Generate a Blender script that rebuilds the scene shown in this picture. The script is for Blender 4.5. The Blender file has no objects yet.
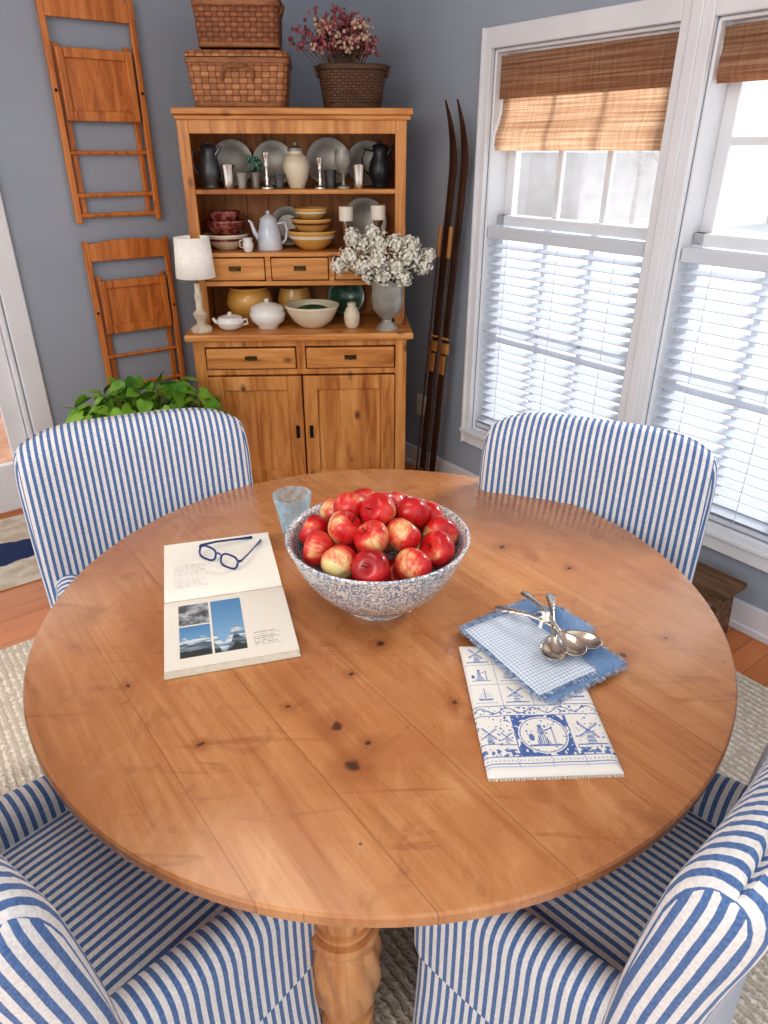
import bpy, bmesh, math, random
from mathutils import Vector, Matrix, noise
random.seed(7)
pi=math.pi
scene=bpy.context.scene
COL=scene.collection
try:
    scene.view_settings.view_transform='Standard'
except Exception: pass
try:
    scene.view_settings.look='Medium High Contrast'
except Exception: pass

def lin(c):
    o=[]
    for x in c[:3]:
        x=x/255.0
        o.append(x/12.92 if x<=0.04045 else ((x+0.055)/1.055)**2.4)
    return (o[0],o[1],o[2],1.0)

# ---------------------------------------------------------------- materials
def base(name,col,rough=.5,metal=0.0,**kw):
    m=bpy.data.materials.new(name); m.use_nodes=True
    b=m.node_tree.nodes['Principled BSDF']
    b.inputs['Base Color'].default_value=lin(col)
    b.inputs['Roughness'].default_value=rough
    b.inputs['Metallic'].default_value=metal
    for k,v in kw.items(): b.inputs[k.replace('_',' ')].default_value=v
    return m
def N(nt,t,**kw):
    n=nt.nodes.new(t)
    for k,v in kw.items(): setattr(n,k,v)
    return n
def L(nt,a,b): nt.links.new(a,b)
def mth(nt,op,a,b=None,c=None,clamp=False):
    n=N(nt,'ShaderNodeMath',operation=op); n.use_clamp=clamp
    for i,x in enumerate((a,b,c)):
        if x is None: continue
        if isinstance(x,(int,float)): n.inputs[i].default_value=x
        else: L(nt,x,n.inputs[i])
    return n.outputs[0]
def mixc(nt,f,a,b,mode='MIX'):
    n=N(nt,'ShaderNodeMix',data_type='RGBA',blend_type=mode)
    for i,x in ((0,f),(6,a),(7,b)):
        if isinstance(x,(int,float)): n.inputs[i].default_value=x
        elif isinstance(x,tuple): n.inputs[i].default_value=x
        else: L(nt,x,n.inputs[i])
    return n.outputs[2]
def mrange(nt,v,a,b,c,d,smooth=False):
    k=N(nt,'ShaderNodeMapRange'); L(nt,v,k.inputs[0])
    if smooth: k.interpolation_type='SMOOTHSTEP'
    for i,x in enumerate((a,b,c,d)): k.inputs[i+1].default_value=x
    return k.outputs[0]
def coords(nt,scale=(1,1,1),rot=(0,0,0),out='Object'):
    tc=N(nt,'ShaderNodeTexCoord'); mp=N(nt,'ShaderNodeMapping')
    L(nt,tc.outputs[out],mp.inputs['Vector'])
    mp.inputs['Scale'].default_value=scale; mp.inputs['Rotation'].default_value=rot
    return mp.outputs[0]
def ramp(nt,f,stops):
    r=N(nt,'ShaderNodeValToRGB'); e=r.color_ramp.elements
    while len(e)<len(stops): e.new(.5)
    for i,(p,c) in enumerate(stops):
        e[i].position=p; e[i].color=lin(c)
    L(nt,f,r.inputs[0]); return r.outputs[0]
def noise_tex(nt,vec,scale=5,detail=4,dist=0,rough=.5):
    n=N(nt,'ShaderNodeTexNoise'); L(nt,vec,n.inputs['Vector'])
    n.inputs['Scale'].default_value=scale; n.inputs['Detail'].default_value=detail
    n.inputs['Distortion'].default_value=dist; n.inputs['Roughness'].default_value=rough
    return n.outputs[0]
def bump(nt,h,strength,dist=.002):
    b=N(nt,'ShaderNodeBump'); b.inputs['Strength'].default_value=strength; b.inputs['Distance'].default_value=dist
    L(nt,h,b.inputs['Height']); L(nt,b.outputs[0],nt.nodes['Principled BSDF'].inputs['Normal'])
def noisy(name,c1,c2,scale=8,stretch=(1,1,1),rough=.5,metal=0,bmp=0,lo=.35,hi=.65,dist=0,**kw):
    m=base(name,c1,rough,metal,**kw); nt=m.node_tree
    f=noise_tex(nt,coords(nt,stretch),scale,5,dist)
    L(nt,ramp(nt,f,[(lo,c1),(hi,c2)]),nt.nodes['Principled BSDF'].inputs['Base Color'])
    if bmp: bump(nt,f,bmp)
    return m
def wood(name,dark,mid,light,axis='X',scale=1.0,rough=.45,knots=.5,coat=.15):
    m=base(name,mid,rough); nt=m.node_tree; b=nt.nodes['Principled BSDF']
    s={'X':(.9,9,9),'Y':(9,.9,9),'Z':(9,9,.9)}[axis]
    v=coords(nt,tuple(k*scale for k in s))
    f=noise_tex(nt,v,2.2,6,.9,.62)
    c=ramp(nt,f,[(.3,dark),(.5,mid),(.72,light)])
    vo=N(nt,'ShaderNodeTexVoronoi'); 
    s2={'X':(6,10,10),'Y':(10,6,10),'Z':(10,10,6)}[axis]
    L(nt,coords(nt,tuple(k*scale for k in s2)),vo.inputs['Vector']); vo.inputs['Scale'].default_value=1.0
    k=mrange(nt,vo.outputs['Distance'],.06,.18,knots,0)
    c=mixc(nt,k,c,lin((96,46,20)))
    L(nt,c,b.inputs['Base Color']); bump(nt,f,.12)
    b.inputs['Coat Weight'].default_value=coat; b.inputs['Coat Roughness'].default_value=.3
    return m

M={}
M['wall']=noisy('wall_paint',(162,172,186),(167,177,191),3,rough=.8)
M['ceiling']=noisy('ceiling_paint',(238,238,236),(242,242,240),3,rough=.9)
M['trim']=noisy('trim_paint',(226,229,234),(234,237,242),4,rough=.4)
M['pine']=wood('pine_hutch',(160,94,42),(204,140,76),(226,170,108),'X',rough=.42,knots=.9)
M['pinez']=wood('pine_hutch_upright',(158,92,40),(202,138,74),(226,170,108),'Z',rough=.42,knots=.9)
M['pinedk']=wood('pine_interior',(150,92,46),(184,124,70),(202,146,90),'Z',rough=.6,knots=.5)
M['legwood']=wood('pine_leg',(160,100,58),(202,144,94),(220,168,118),'Z',rough=.4,knots=.3)
M['foldwood']=wood('folding_chair_wood',(160,88,38),(206,128,64),(224,152,86),'Z',1.4,rough=.4,knots=.4)
M['stoolwood']=wood('old_stool_wood',(70,50,36),(112,84,60),(150,120,92),'X',1.6,rough=.7,knots=.6,coat=0)
M['skiwood']=wood('ski_wood',(40,24,20),(66,42,32),(94,64,48),'Z',1.5,rough=.4,knots=.2,coat=.3)

def table_mat():
    m=base('table_top_pine',(196,138,92),.38); nt=m.node_tree; b=nt.nodes['Principled BSDF']
    ang=math.radians(53)
    v=coords(nt,(1,1,1),(0,0,ang))
    sep=N(nt,'ShaderNodeSeparateXYZ'); L(nt,v,sep.inputs[0])
    mp=N(nt,'ShaderNodeMapping'); L(nt,v,mp.inputs[0]); mp.inputs['Scale'].default_value=(1.1,17,1)
    f=noise_tex(nt,mp.outputs[0],2.2,11,1.1,.74)
    c=ramp(nt,f,[(.24,(142,88,48)),(.46,(188,130,82)),(.76,(212,160,110))])
    big=noise_tex(nt,v,3.0,6,.8)
    c=mixc(nt,mth(nt,'MULTIPLY',mth(nt,'SUBTRACT',big,.46,clamp=True),3.4,clamp=True),c,lin((170,106,60)))
    big2=noise_tex(nt,coords(nt,(1,1,1),(0,0,.4)),7.5,9,2.0,.64)
    c=mixc(nt,mrange(nt,big2,.55,.70,0,.5,True),c,lin((142,84,48)))
    big3=noise_tex(nt,coords(nt,(3,1,1),(0,0,.93)),4,9,1.4,.64)
    c=mixc(nt,mrange(nt,big3,.52,.74,0,.32,True),c,lin((222,176,130)))
    st=noise_tex(nt,coords(nt,(2,26,1),(0,0,.93)),1.6,6,1.0,.6)
    c=mixc(nt,mrange(nt,st,.58,.72,0,.5,True),c,lin((138,80,44)))
    py=mth(nt,'DIVIDE',sep.outputs[1],.165)
    fl=mth(nt,'FLOOR',py); fr=mth(nt,'FRACT',py)
    wn=N(nt,'ShaderNodeTexWhiteNoise',noise_dimensions='1D'); L(nt,fl,wn.inputs['W'])
    c=mixc(nt,mth(nt,'MULTIPLY',wn.outputs[0],.30),c,lin((172,108,62)))
    e=mth(nt,'MINIMUM',fr,mth(nt,'SUBTRACT',1.0,fr))
    c=mixc(nt,mrange(nt,e,.002,.009,.45,0),c,lin((100,58,34)))
    for sc,lo,hi,am in ((11,.016,.034,.85),(17,.014,.028,.8),(27,.014,.030,.65),(40,.014,.03,.45)):
        vo=N(nt,'ShaderNodeTexVoronoi'); L(nt,coords(nt,(sc,sc,0),(0,0,sc)),vo.inputs['Vector']); vo.inputs['Scale'].default_value=1
        c=mixc(nt,mrange(nt,vo.outputs['Distance'],lo,hi,am,0),c,lin((80,42,24)))
    tc=N(nt,'ShaderNodeTexCoord')
    fl2=N(nt,'ShaderNodeVectorMath',operation='MULTIPLY'); L(nt,tc.outputs['Object'],fl2.inputs[0]); fl2.inputs[1].default_value=(1,1,0)
    wob=N(nt,'ShaderNodeTexNoise'); L(nt,fl2.outputs[0],wob.inputs['Vector']); wob.inputs['Scale'].default_value=45
    vadd=N(nt,'ShaderNodeVectorMath',operation='MULTIPLY_ADD'); L(nt,wob.outputs['Color'],vadd.inputs[0]); vadd.inputs[1].default_value=(.016,.016,0); L(nt,fl2.outputs[0],vadd.inputs[2])
    for (x,y,r) in [(-.068,-.34,.014),(-.039,-.42,.016),(-.018,-.375,.008),(-.37,-.12,.010),(-.268,-.38,.007),(0,-.14,.009),
                    (.43,-.17,.010),(.12,-.29,.006),(.27,.21,.010),(.1,.3,.008),(-.2,.36,.007),(.4,.12,.007),
                    (.22,-.42,.006),(-.05,-.22,.006),(-.42,-.25,.006),(.52,-.12,.006),(-.15,-.30,.005)]:
        d=N(nt,'ShaderNodeVectorMath',operation='DISTANCE'); L(nt,vadd.outputs[0],d.inputs[0]); d.inputs[1].default_value=(x+.008,y+.008,0)
        c=mixc(nt,mrange(nt,d.outputs['Value'],r*.9,r*3.6,.5,0,True),c,lin((150,88,48)))
        c=mixc(nt,mrange(nt,d.outputs['Value'],r*.35,r*.95,.9,0,True),c,lin((70,36,20)))
    L(nt,c,b.inputs['Base Color'])
    L(nt,mth(nt,'ADD',mth(nt,'MULTIPLY',big2,.22),.15),b.inputs['Roughness'])
    bump(nt,f,.14)
    b.inputs['Coat Weight'].default_value=.6; b.inputs['Coat Roughness'].default_value=.22
    return m
M['table']=table_mat()

def stripe_mat():
    m=base('ticking_stripe_fabric',(225,225,228),.85); nt=m.node_tree; b=nt.nodes['Principled BSDF']
    uv=N(nt,'ShaderNodeUVMap'); uv.uv_map='UVMap'
    sep=N(nt,'ShaderNodeSeparateXYZ'); L(nt,uv.outputs[0],sep.inputs[0])
    fr=mth(nt,'FRACT',mth(nt,'DIVIDE',mth(nt,'ADD',sep.outputs[0],5.0),.0158))
    d=mth(nt,'ABSOLUTE',mth(nt,'SUBTRACT',fr,.5))
    s=mrange(nt,d,.22,.26,1,0)
    n=noise_tex(nt,coords(nt),220,2)
    blue=ramp(nt,n,[(.3,(74,106,158)),(.7,(102,134,182))])
    wh=ramp(nt,n,[(.3,(216,217,220)),(.7,(238,238,237))])
    L(nt,mixc(nt,s,wh,blue),b.inputs['Base Color'])
    n2=noise_tex(nt,coords(nt),7,2); bump(nt,n2,.3,.01)
    b.inputs['Sheen Weight'].default_value=.1
    return m
M['stripe']=stripe_mat()

def attr_mat(name,rough=.8):
    m=base(name,(200,200,200),rough); nt=m.node_tree
    a=N(nt,'ShaderNodeAttribute'); a.attribute_name='col'
    n=noise_tex(nt,coords(nt),300,2); bump(nt,n,.15,.001)
    L(nt,a.outputs['Color'],nt.nodes['Principled BSDF'].inputs['Base Color']); return m
M['printed_cloth']=attr_mat('printed_cloth',.9)
M['printed_page']=attr_mat('printed_page',.6)

def floor_mat():
    m=base('oak_floor',(190,110,60),.3); nt=m.node_tree; b=nt.nodes['Principled BSDF']
    v=coords(nt); br=N(nt,'ShaderNodeTexBrick'); L(nt,v,br.inputs['Vector'])
    br.inputs['Color1'].default_value=lin((206,122,64)); br.inputs['Color2'].default_value=lin((182,100,48))
    br.inputs['Mortar'].default_value=lin((84,44,22)); br.inputs['Scale'].default_value=1
    br.inputs['Mortar Size'].default_value=.0015; br.inputs['Brick Width'].default_value=1.1; br.inputs['Row Height'].default_value=.075
    f=noise_tex(nt,coords(nt,(1.5,22,1)),2,5,.5)
    c=mixc(nt,mth(nt,'MULTIPLY',f,.6),br.outputs[0],lin((222,148,88)))
    L(nt,c,b.inputs['Base Color']); b.inputs['Coat Weight'].default_value=.3
    return m
M['floor']=floor_mat()
def rug_mat():
    m=base('woven_cream_rug',(206,198,184),.95); nt=m.node_tree; b=nt.nodes['Principled BSDF']
    v=coords(nt); w=N(nt,'ShaderNodeTexWave'); L(nt,v,w.inputs[0]); w.inputs['Scale'].default_value=14; w.inputs['Distortion'].default_value=3; w.inputs['Detail'].default_value=2
    w.inputs['Detail Scale'].default_value=6
    vo=N(nt,'ShaderNodeTexVoronoi'); L(nt,coords(nt,(34,60,1),(0,0,.5)),vo.inputs[0]); vo.inputs['Scale'].default_value=1
    h=mth(nt,'SUBTRACT',w.outputs[1],vo.outputs[0])
    L(nt,ramp(nt,h,[(.0,(204,192,174)),(.5,(232,224,210)),(1,(244,238,228))]),b.inputs['Base Color'])
    bump(nt,h,.6,.008); return m
M['rug']=rug_mat()
def rug2_mat():
    m=base('navy_patterned_rug',(206,198,184),.95); nt=m.node_tree; b=nt.nodes['Principled BSDF']
    tc=N(nt,'ShaderNodeTexCoord'); d=N(nt,'ShaderNodeVectorMath',operation='MULTIPLY_ADD'); L(nt,tc.outputs['Object'],d.inputs[0]); d.inputs[1].default_value=(1.0,2.6,0); d.inputs[2].default_value=(2.12,1.0,0)
    ln=N(nt,'ShaderNodeVectorMath',operation='LENGTH'); L(nt,d.outputs[0],ln.inputs[0])
    n=noise_tex(nt,coords(nt),14,3)
    f=mth(nt,'ADD',ln.outputs['Value'],mth(nt,'MULTIPLY',n,.12))
    c=mixc(nt,mrange(nt,f,.33,.35,1,0),ramp(nt,n,[(.4,(226,218,206)),(.6,(206,190,168))]),lin((44,60,104)))
    L(nt,c,b.inputs['Base Color']); return m
M['rug2']=rug2_mat()
def bowl_mat():
    m=base('spongeware_glaze',(220,220,218),.25,Coat_Weight=.5); nt=m.node_tree; b=nt.nodes['Principled BSDF']
    n=noise_tex(nt,coords(nt),58,1,4.2,.5)
    c=ramp(nt,n,[(.47,(236,235,230)),(.50,(206,211,218)),(.53,(124,142,170)),(.62,(140,158,184))])
    L(nt,c,b.inputs['Base Color']); return m
M['sponge']=bowl_mat()
def apple_mat():
    m=base('apple_skin',(180,30,28),.3,Coat_Weight=.3); nt=m.node_tree; b=nt.nodes['Principled BSDF']
    oi=N(nt,'ShaderNodeObjectInfo'); tc=N(nt,'ShaderNodeTexCoord')
    add=N(nt,'ShaderNodeVectorMath',operation='ADD'); L(nt,tc.outputs['Object'],add.inputs[0])
    cm=N(nt,'ShaderNodeCombineXYZ'); L(nt,mth(nt,'MULTIPLY',oi.outputs['Random'],9.0),cm.inputs[0]); L(nt,cm.outputs[0],add.inputs[1])
    n=noise_tex(nt,add.outputs[0],15,3,.5)
    ang=N(nt,'ShaderNodeTexNoise'); mp=N(nt,'ShaderNodeMapping'); L(nt,add.outputs[0],mp.inputs[0]); mp.inputs['Scale'].default_value=(200,200,22); L(nt,mp.outputs[0],ang.inputs[0]); ang.inputs['Scale'].default_value=1
    f=mth(nt,'ADD',mth(nt,'MULTIPLY',n,.82),mth(nt,'MULTIPLY',ang.outputs[0],.18))
    f=mth(nt,'ADD',f,mth(nt,'MULTIPLY',mth(nt,'SUBTRACT',oi.outputs['Random'],.52),.22))
    c=ramp(nt,f,[(.30,(160,12,26)),(.46,(204,28,36)),(.54,(218,74,62)),(.60,(230,156,112)),(.66,(234,214,152))])
    L(nt,c,b.inputs['Base Color']); return m
M['apple']=apple_mat()
M['stem']=base('apple_stem',(84,58,32),.8)
def wicker(name,c1,c2,dark,cw=.020,chh=.013):
    m=base(name,c1,.6); nt=m.node_tree; b=nt.nodes['Principled BSDF']
    uv=N(nt,'ShaderNodeUVMap'); uv.uv_map='UVMap'
    mp=N(nt,'ShaderNodeMapping'); L(nt,uv.outputs[0],mp.inputs[0]); mp.inputs['Scale'].default_value=(1/cw,1/chh,1); mp.inputs['Location'].default_value=(.001,.001,.001)
    sep=N(nt,'ShaderNodeSeparateXYZ'); L(nt,mp.outputs[0],sep.inputs[0])
    cx=mth(nt,'FLOOR',sep.outputs[0]); cy=mth(nt,'FLOOR',sep.outputs[1])
    par=mth(nt,'MODULO',mth(nt,'ADD',mth(nt,'ADD',cx,cy),1000.0),2.0)
    fx=mth(nt,'FRACT',sep.outputs[0]); fy=mth(nt,'FRACT',sep.outputs[1])
    bx=mth(nt,'SINE',mth(nt,'MULTIPLY',fx,pi)); by=mth(nt,'SINE',mth(nt,'MULTIPLY',fy,pi))
    hor=mth(nt,'MULTIPLY',bx,mth(nt,'POWER',by,.35)); ver=mth(nt,'MULTIPLY',by,mth(nt,'POWER',bx,.35))
    h=N(nt,'ShaderNodeMix',data_type='FLOAT'); L(nt,par,h.inputs[0]); L(nt,hor,h.inputs[2]); L(nt,ver,h.inputs[3])
    n=noise_tex(nt,coords(nt,(9,9,24)),1.6,5)
    c=mixc(nt,par,lin(c1),lin(c2))
    c=mixc(nt,mrange(nt,n,.35,.65,0,.5),c,lin(tuple(int(x*.7) for x in c1)))
    c=mixc(nt,mrange(nt,h.outputs[0],.05,.45,.85,0),c,lin(dark))
    L(nt,c,b.inputs['Base Color']); bump(nt,h.outputs[0],.8,.004)
    return m
M['wick1']=wicker('wicker_reddish',(150,92,60),(174,116,80),(74,40,26),.024,.016)
M['wick2']=wicker('wicker_honey',(182,122,80),(204,146,102),(98,58,36),.030,.020)
M['wick3']=wicker('wicker_dark',(100,72,54),(122,90,68),(48,32,24),.016,.010)
M['pewter']=noisy('pewter',(150,148,142),(188,186,178),9,rough=.42,metal=.45)
M['pewterdk']=noisy('dark_pewter',(80,82,86),(120,122,124),9,rough=.4,metal=.6)
M['silver']=base('silver',(214,208,200),.2,1.0)
M['cream']=noisy('cream_stoneware',(216,204,180),(228,218,198),8,rough=.3,Coat_Weight=.3)
M['ironstone']=noisy('white_ironstone',(226,226,222),(236,236,234),8,rough=.2,Coat_Weight=.4)
M['enamel']=noisy('blue_white_enamel',(196,206,220),(226,230,236),14,rough=.2,Coat_Weight=.4)
M['yellow']=noisy('yellow_ware',(208,158,80),(224,176,100),8,rough=.25,Coat_Weight=.4)
M['redware']=noisy('red_transferware',(112,40,34),(176,110,96),38,rough=.25,lo=.45,hi=.62,Coat_Weight=.4)
M['greenware']=noisy('green_plate',(40,88,70),(70,124,98),20,rough=.25,Coat_Weight=.4)
M['brown']=noisy('brown_glaze',(80,40,26),(116,62,40),10,rough=.25,Coat_Weight=.4)
M['blackpaint']=base('black_glaze',(38,40,46),.3)
M['brass']=base('aged_brass',(96,80,52),.4,.9)
M['candle']=base('candle_wax',(232,226,212),.5)
M['linen']=noisy('linen_shade',(236,232,224),(246,243,238),60,rough=.9,bmp=.2,Emission_Color=(1,.95,.88,1),Emission_Strength=.10)
M['lampbody']=noisy('distressed_lamp_base',(190,176,152),(222,212,196),20,rough=.6)
M['leaf']=noisy('pothos_leaf',(70,132,42),(156,200,80),6,rough=.35)
M['leafstem']=base('plant_stem',(100,140,64),.6)
M['hyd']=noisy('white_petals',(230,228,214),(246,244,236),20,rough=.8)
M['hydcore']=base('dried_flower_core',(212,210,190),.9)
M['hydstem']=base('flower_stem',(94,110,70),.7)
M['dryred']=noisy('dried_petals',(126,66,74),(178,112,118),30,rough=.9)
M['drycream']=noisy('dried_cream_petals',(180,150,130),(210,186,164),30,rough=.9)
def woven():
    m=base('woven_bamboo',(170,110,70),.75); nt=m.node_tree; b=nt.nodes['Principled BSDF']
    n=noise_tex(nt,coords(nt,(30,2.4,150)),1,3,.2)
    n2=noise_tex(nt,coords(nt,(1,90,6)),1,2)
    f=mth(nt,'ADD',mth(nt,'MULTIPLY',n,.75),mth(nt,'MULTIPLY',n2,.25))
    c=ramp(nt,f,[(.34,(160,120,92)),(.5,(194,156,126)),(.66,(224,194,166))])
    L(nt,c,b.inputs['Base Color']); bump(nt,f,.4,.003)
    tr=N(nt,'ShaderNodeBsdfTranslucent'); L(nt,c,tr.inputs[0])
    mx=N(nt,'ShaderNodeMixShader'); mx.inputs[0].default_value=.55
    L(nt,b.outputs[0],mx.inputs[1]); L(nt,tr.outputs[0],mx.inputs[2]); L(nt,mx.outputs[0],nt.nodes['Material Output'].inputs[0])
    return m
M['woven']=woven()
def pane():
    m=base('window_glass',(255,255,255),.05); nt=m.node_tree
    t=N(nt,'ShaderNodeBsdfTransparent'); g=N(nt,'ShaderNodeBsdfGlossy'); g.inputs['Roughness'].default_value=.03
    mx=N(nt,'ShaderNodeMixShader'); mx.inputs[0].default_value=.06
    L(nt,t.outputs[0],mx.inputs[1]); L(nt,g.outputs[0],mx.inputs[2]); L(nt,mx.outputs[0],nt.nodes['Material Output'].inputs[0])
    return m
M['pane']=pane()
def blue_glass():
    m=base('blue_pressed_glass',(206,236,252),.08,IOR=1.45); nt=m.node_tree; b=nt.nodes['Principled BSDF']
    t=N(nt,'ShaderNodeBsdfTransparent'); t.inputs[0].default_value=(.88,.96,1,1)
    fr=N(nt,'ShaderNodeLayerWeight'); fr.inputs[0].default_value=.3
    vo=N(nt,'ShaderNodeTexVoronoi'); L(nt,coords(nt,(80,80,80)),vo.inputs[0]); vo.inputs['Scale'].default_value=1
    f=mth(nt,'ADD',mth(nt,'MULTIPLY',fr.outputs['Facing'],.42),.06)
    f=mth(nt,'ADD',f,mrange(nt,vo.outputs[0],.35,.7,0,.14))
    mx=N(nt,'ShaderNodeMixShader'); L(nt,f,mx.inputs[0])
    L(nt,t.outputs[0],mx.inputs[1]); L(nt,b.outputs[0],mx.inputs[2]); L(nt,mx.outputs[0],nt.nodes['Material Output'].inputs[0])
    return m
M['blueglass']=blue_glass()
M['slat']=base('white_slat',(214,221,232),.4)
M['lens']=M['pane']
M['navy']=base('blue_acetate',(24,54,116),.2,Coat_Weight=.6)
M['paper']=noisy('page_edges',(226,220,206),(238,233,222),60,rough=.8)
M['cover']=base('book_cover',(206,198,184),.6)
M['fringe']=noisy('fringe_threads',(96,126,168),(190,204,222),120,rough=.95)
M['fringew']=noisy('white_fringe',(226,224,218),(238,236,230),120,rough=.95)
M['ribbon']=noisy('white_ribbon',(232,230,226),(242,241,238),40,rough=.8)
M['snow']=noisy('snow',(222,226,232),(232,236,240),1,rough=.9)
M['bark']=noisy('bark',(190,184,182),(206,200,198),6,rough=.9)
M['shedwood']=noisy('distant_siding',(206,202,202),(216,212,212),2,rough=.9)
M['deck']=noisy('deck_wood',(150,110,90),(176,136,112),4,rough=.9)
M['plastic']=base('outlet_plate',(232,228,220),.4)
M['leather']=base('tan_leather',(176,124,66),.6)
M['blackmetal']=base('dark_iron',(40,36,34),.5,.6)

# ---------------------------------------------------------------- geometry
class G:
    def __init__(s): s.v=[];s.f=[];s.u=[];s.mi=[]
    def add(s,v,f,u=None,mi=0,mat=None):
        o=len(s.v)
        if mat is not None: v=[tuple(mat@Vector(p)) for p in v]
        s.v+= [tuple(p) for p in v]; s.f+=[tuple(i+o for i in q) for q in f]
        s.u+= list(u) if u is not None else [p[0] for p in v]
        s.mi+=[mi]*len(f); return s
    def box(s,x0,x1,y0,y1,z0,z1,mi=0,mat=None):
        v=[(x,y,z) for z in (z0,z1) for y in (y0,y1) for x in (x0,x1)]
        f=[(0,2,3,1),(4,5,7,6),(0,1,5,4),(2,6,7,3),(0,4,6,2),(1,3,7,5)]
        return s.add(v,f,None,mi,mat)
    def lathe(s,prof,seg=32,mi=0,mat=None,mod=None,c=(0,0,0)):
        v=[];f=[];rows=[]
        for (r,z) in prof:
            if r<1e-6:
                v.append((c[0],c[1],c[2]+z)); rows.append([len(v)-1]*seg)
            else:
                row=[]
                for i in range(seg):
                    a=2*pi*i/seg; rr=r*(mod(a,z) if mod else 1)
                    v.append((c[0]+rr*math.cos(a),c[1]+rr*math.sin(a),c[2]+z)); row.append(len(v)-1)
                rows.append(row)
        for a,b in zip(rows,rows[1:]):
            for i in range(seg):
                j=(i+1)%seg; q=[a[i],a[j],b[j],b[i]]; q2=[]
                for k in q:
                    if k not in q2: q2.append(k)
                if len(q2)>2: f.append(q2)
        if rows[0][0]!=rows[0][1]: f.append(list(reversed(rows[0])))
        if rows[-1][0]!=rows[-1][1]: f.append(rows[-1])
        return s.add(v,f,None,mi,mat)
    def tube(s,pts,rad,seg=8,mi=0,mat=None,flat=1.0,closed=False):
        P=[Vector(p) for p in pts]; n=len(P); v=[];f=[]
        up=Vector((0,0,1)); prev=None
        for i,p in enumerate(P):
            if closed: t=(P[(i+1)%n]-P[i-1])
            else: t=P[min(i+1,n-1)]-P[max(i-1,0)]
            t.normalize()
            if prev is None:
                a=up.cross(t)
                if a.length<.1: a=Vector((1,0,0)).cross(t)
            else:
                a=prev-t*prev.dot(t)
            a.normalize(); prev=a; b=t.cross(a)
            r=rad[i] if isinstance(rad,(list,tuple)) else rad
            for k in range(seg):
                w=2*pi*k/seg; v.append(p+a*(r*math.cos(w))+b*(r*flat*math.sin(w)))
        m=n if closed else n-1
        for i in range(m):
            for k in range(seg):
                i2=(i+1)%n;k2=(k+1)%seg
                f.append((i*seg+k,i*seg+k2,i2*seg+k2,i2*seg+k))
        if not closed:
            f.append(tuple(reversed(range(seg)))); f.append(tuple((n-1)*seg+k for k in range(seg)))
        return s.add(v,f,None,mi,mat)
    def ell(s,c,r,mi=0,seg=12,rings=8,mat=None):
        if isinstance(r,(int,float)): r=(r,r,r)
        prof=[(math.sin(pi*i/rings),-math.cos(pi*i/rings)) for i in range(rings+1)]
        g=G(); g.lathe([(max(p[0],0) if 0<i<rings else 0,p[1]) for i,p in enumerate(prof)],seg)
        v=[(c[0]+p[0]*r[0],c[1]+p[1]*r[1],c[2]+p[2]*r[2]) for p in g.v]
        return s.add(v,g.f,None,mi,mat)
    def loft(s,rings,us=None,mi=0,mat=None,cap=True):
        n=len(rings[0]); v=[];f=[];u=[]
        for k,r in enumerate(rings):
            v+=r; u+= us[k] if us else [p[0] for p in r]
        for k in range(len(rings)-1):
            for i in range(n):
                j=(i+1)%n; f.append((k*n+i,k*n+j,(k+1)*n+j,(k+1)*n+i))
        if cap:
            f.append(tuple(reversed(range(n)))); f.append(tuple((len(rings)-1)*n+i for i in range(n)))
        return s.add(v,f,u,mi,mat)
    def prism(s,poly,z0,z1,mi=0,mat=None):
        n=len(poly)
        v=[(x,y,z0) for x,y in poly]+[(x,y,z1) for x,y in poly]
        f=[tuple(reversed(range(n))),tuple(range(n,2*n))]+[(i,(i+1)%n,n+(i+1)%n,n+i) for i in range(n)]
        return s.add(v,f,None,mi,mat)
    def obj(s,name,mats,parent=None,bevel=0,smooth=40,sub=0,nrm=True,solid=0,boxuv=None):
        me=bpy.data.meshes.new(name); me.from_pydata(s.v,[],s.f)
        if not isinstance(mats,(list,tuple)): mats=[mats]
        for m in mats: me.materials.append(m)
        me.polygons.foreach_set('material_index',s.mi)
        uv=me.uv_layers.new(name='UVMap')
        for l in me.loops: uv.data[l.index].uv=(s.u[l.vertex_index],s.v[l.vertex_index][2])
        if boxuv:
            for p in me.polygons:
                nn=p.normal
                for li in p.loop_indices:
                    c=me.vertices[me.loops[li].vertex_index].co
                    uv.data[li].uv=(boxuv(nn,c,p.index),c.z)
        if nrm:
            bm=bmesh.new(); bm.from_mesh(me); bmesh.ops.recalc_face_normals(bm,faces=bm.faces); bm.to_mesh(me); bm.free()
        if smooth:
            me.polygons.foreach_set('use_smooth',[True]*len(me.polygons)); me.set_sharp_from_angle(angle=math.radians(smooth))
        o=bpy.data.objects.new(name,me); COL.objects.link(o)
        if parent: o.parent=parent
        if bevel:
            b=o.modifiers.new('bevel','BEVEL'); b.width=bevel; b.segments=2; b.limit_method='ANGLE'; b.angle_limit=math.radians(50)
        if sub:
            b=o.modifiers.new('sub','SUBSURF'); b.levels=sub; b.render_levels=sub
        if solid:
            b=o.modifiers.new('sol','SOLIDIFY'); b.thickness=solid; b.offset=-1
        return o
def E(name,loc,rz=0):
    o=bpy.data.objects.new(name,None); COL.objects.link(o); o.empty_display_size=.05
    o.location=loc; o.rotation_euler=(0,0,rz); return o
def tag(o,label,cat,group=None):
    o['label']=label; o['category']=cat
    if group: o['group']=group
    return o
def struct(o,label=None):
    o['kind']='structure'
    return o
def copy_thing(src,loc,rz,label=None):
    n=src.copy(); COL.objects.link(n); n.location=loc; n.rotation_euler=(0,0,rz)
    for ch in list(src.children):
        c=ch.copy(); COL.objects.link(c); c.parent=n
        for g2 in list(ch.children):
            d=g2.copy(); COL.objects.link(d); d.parent=c
    if label: n['label']=label
    return n
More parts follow.
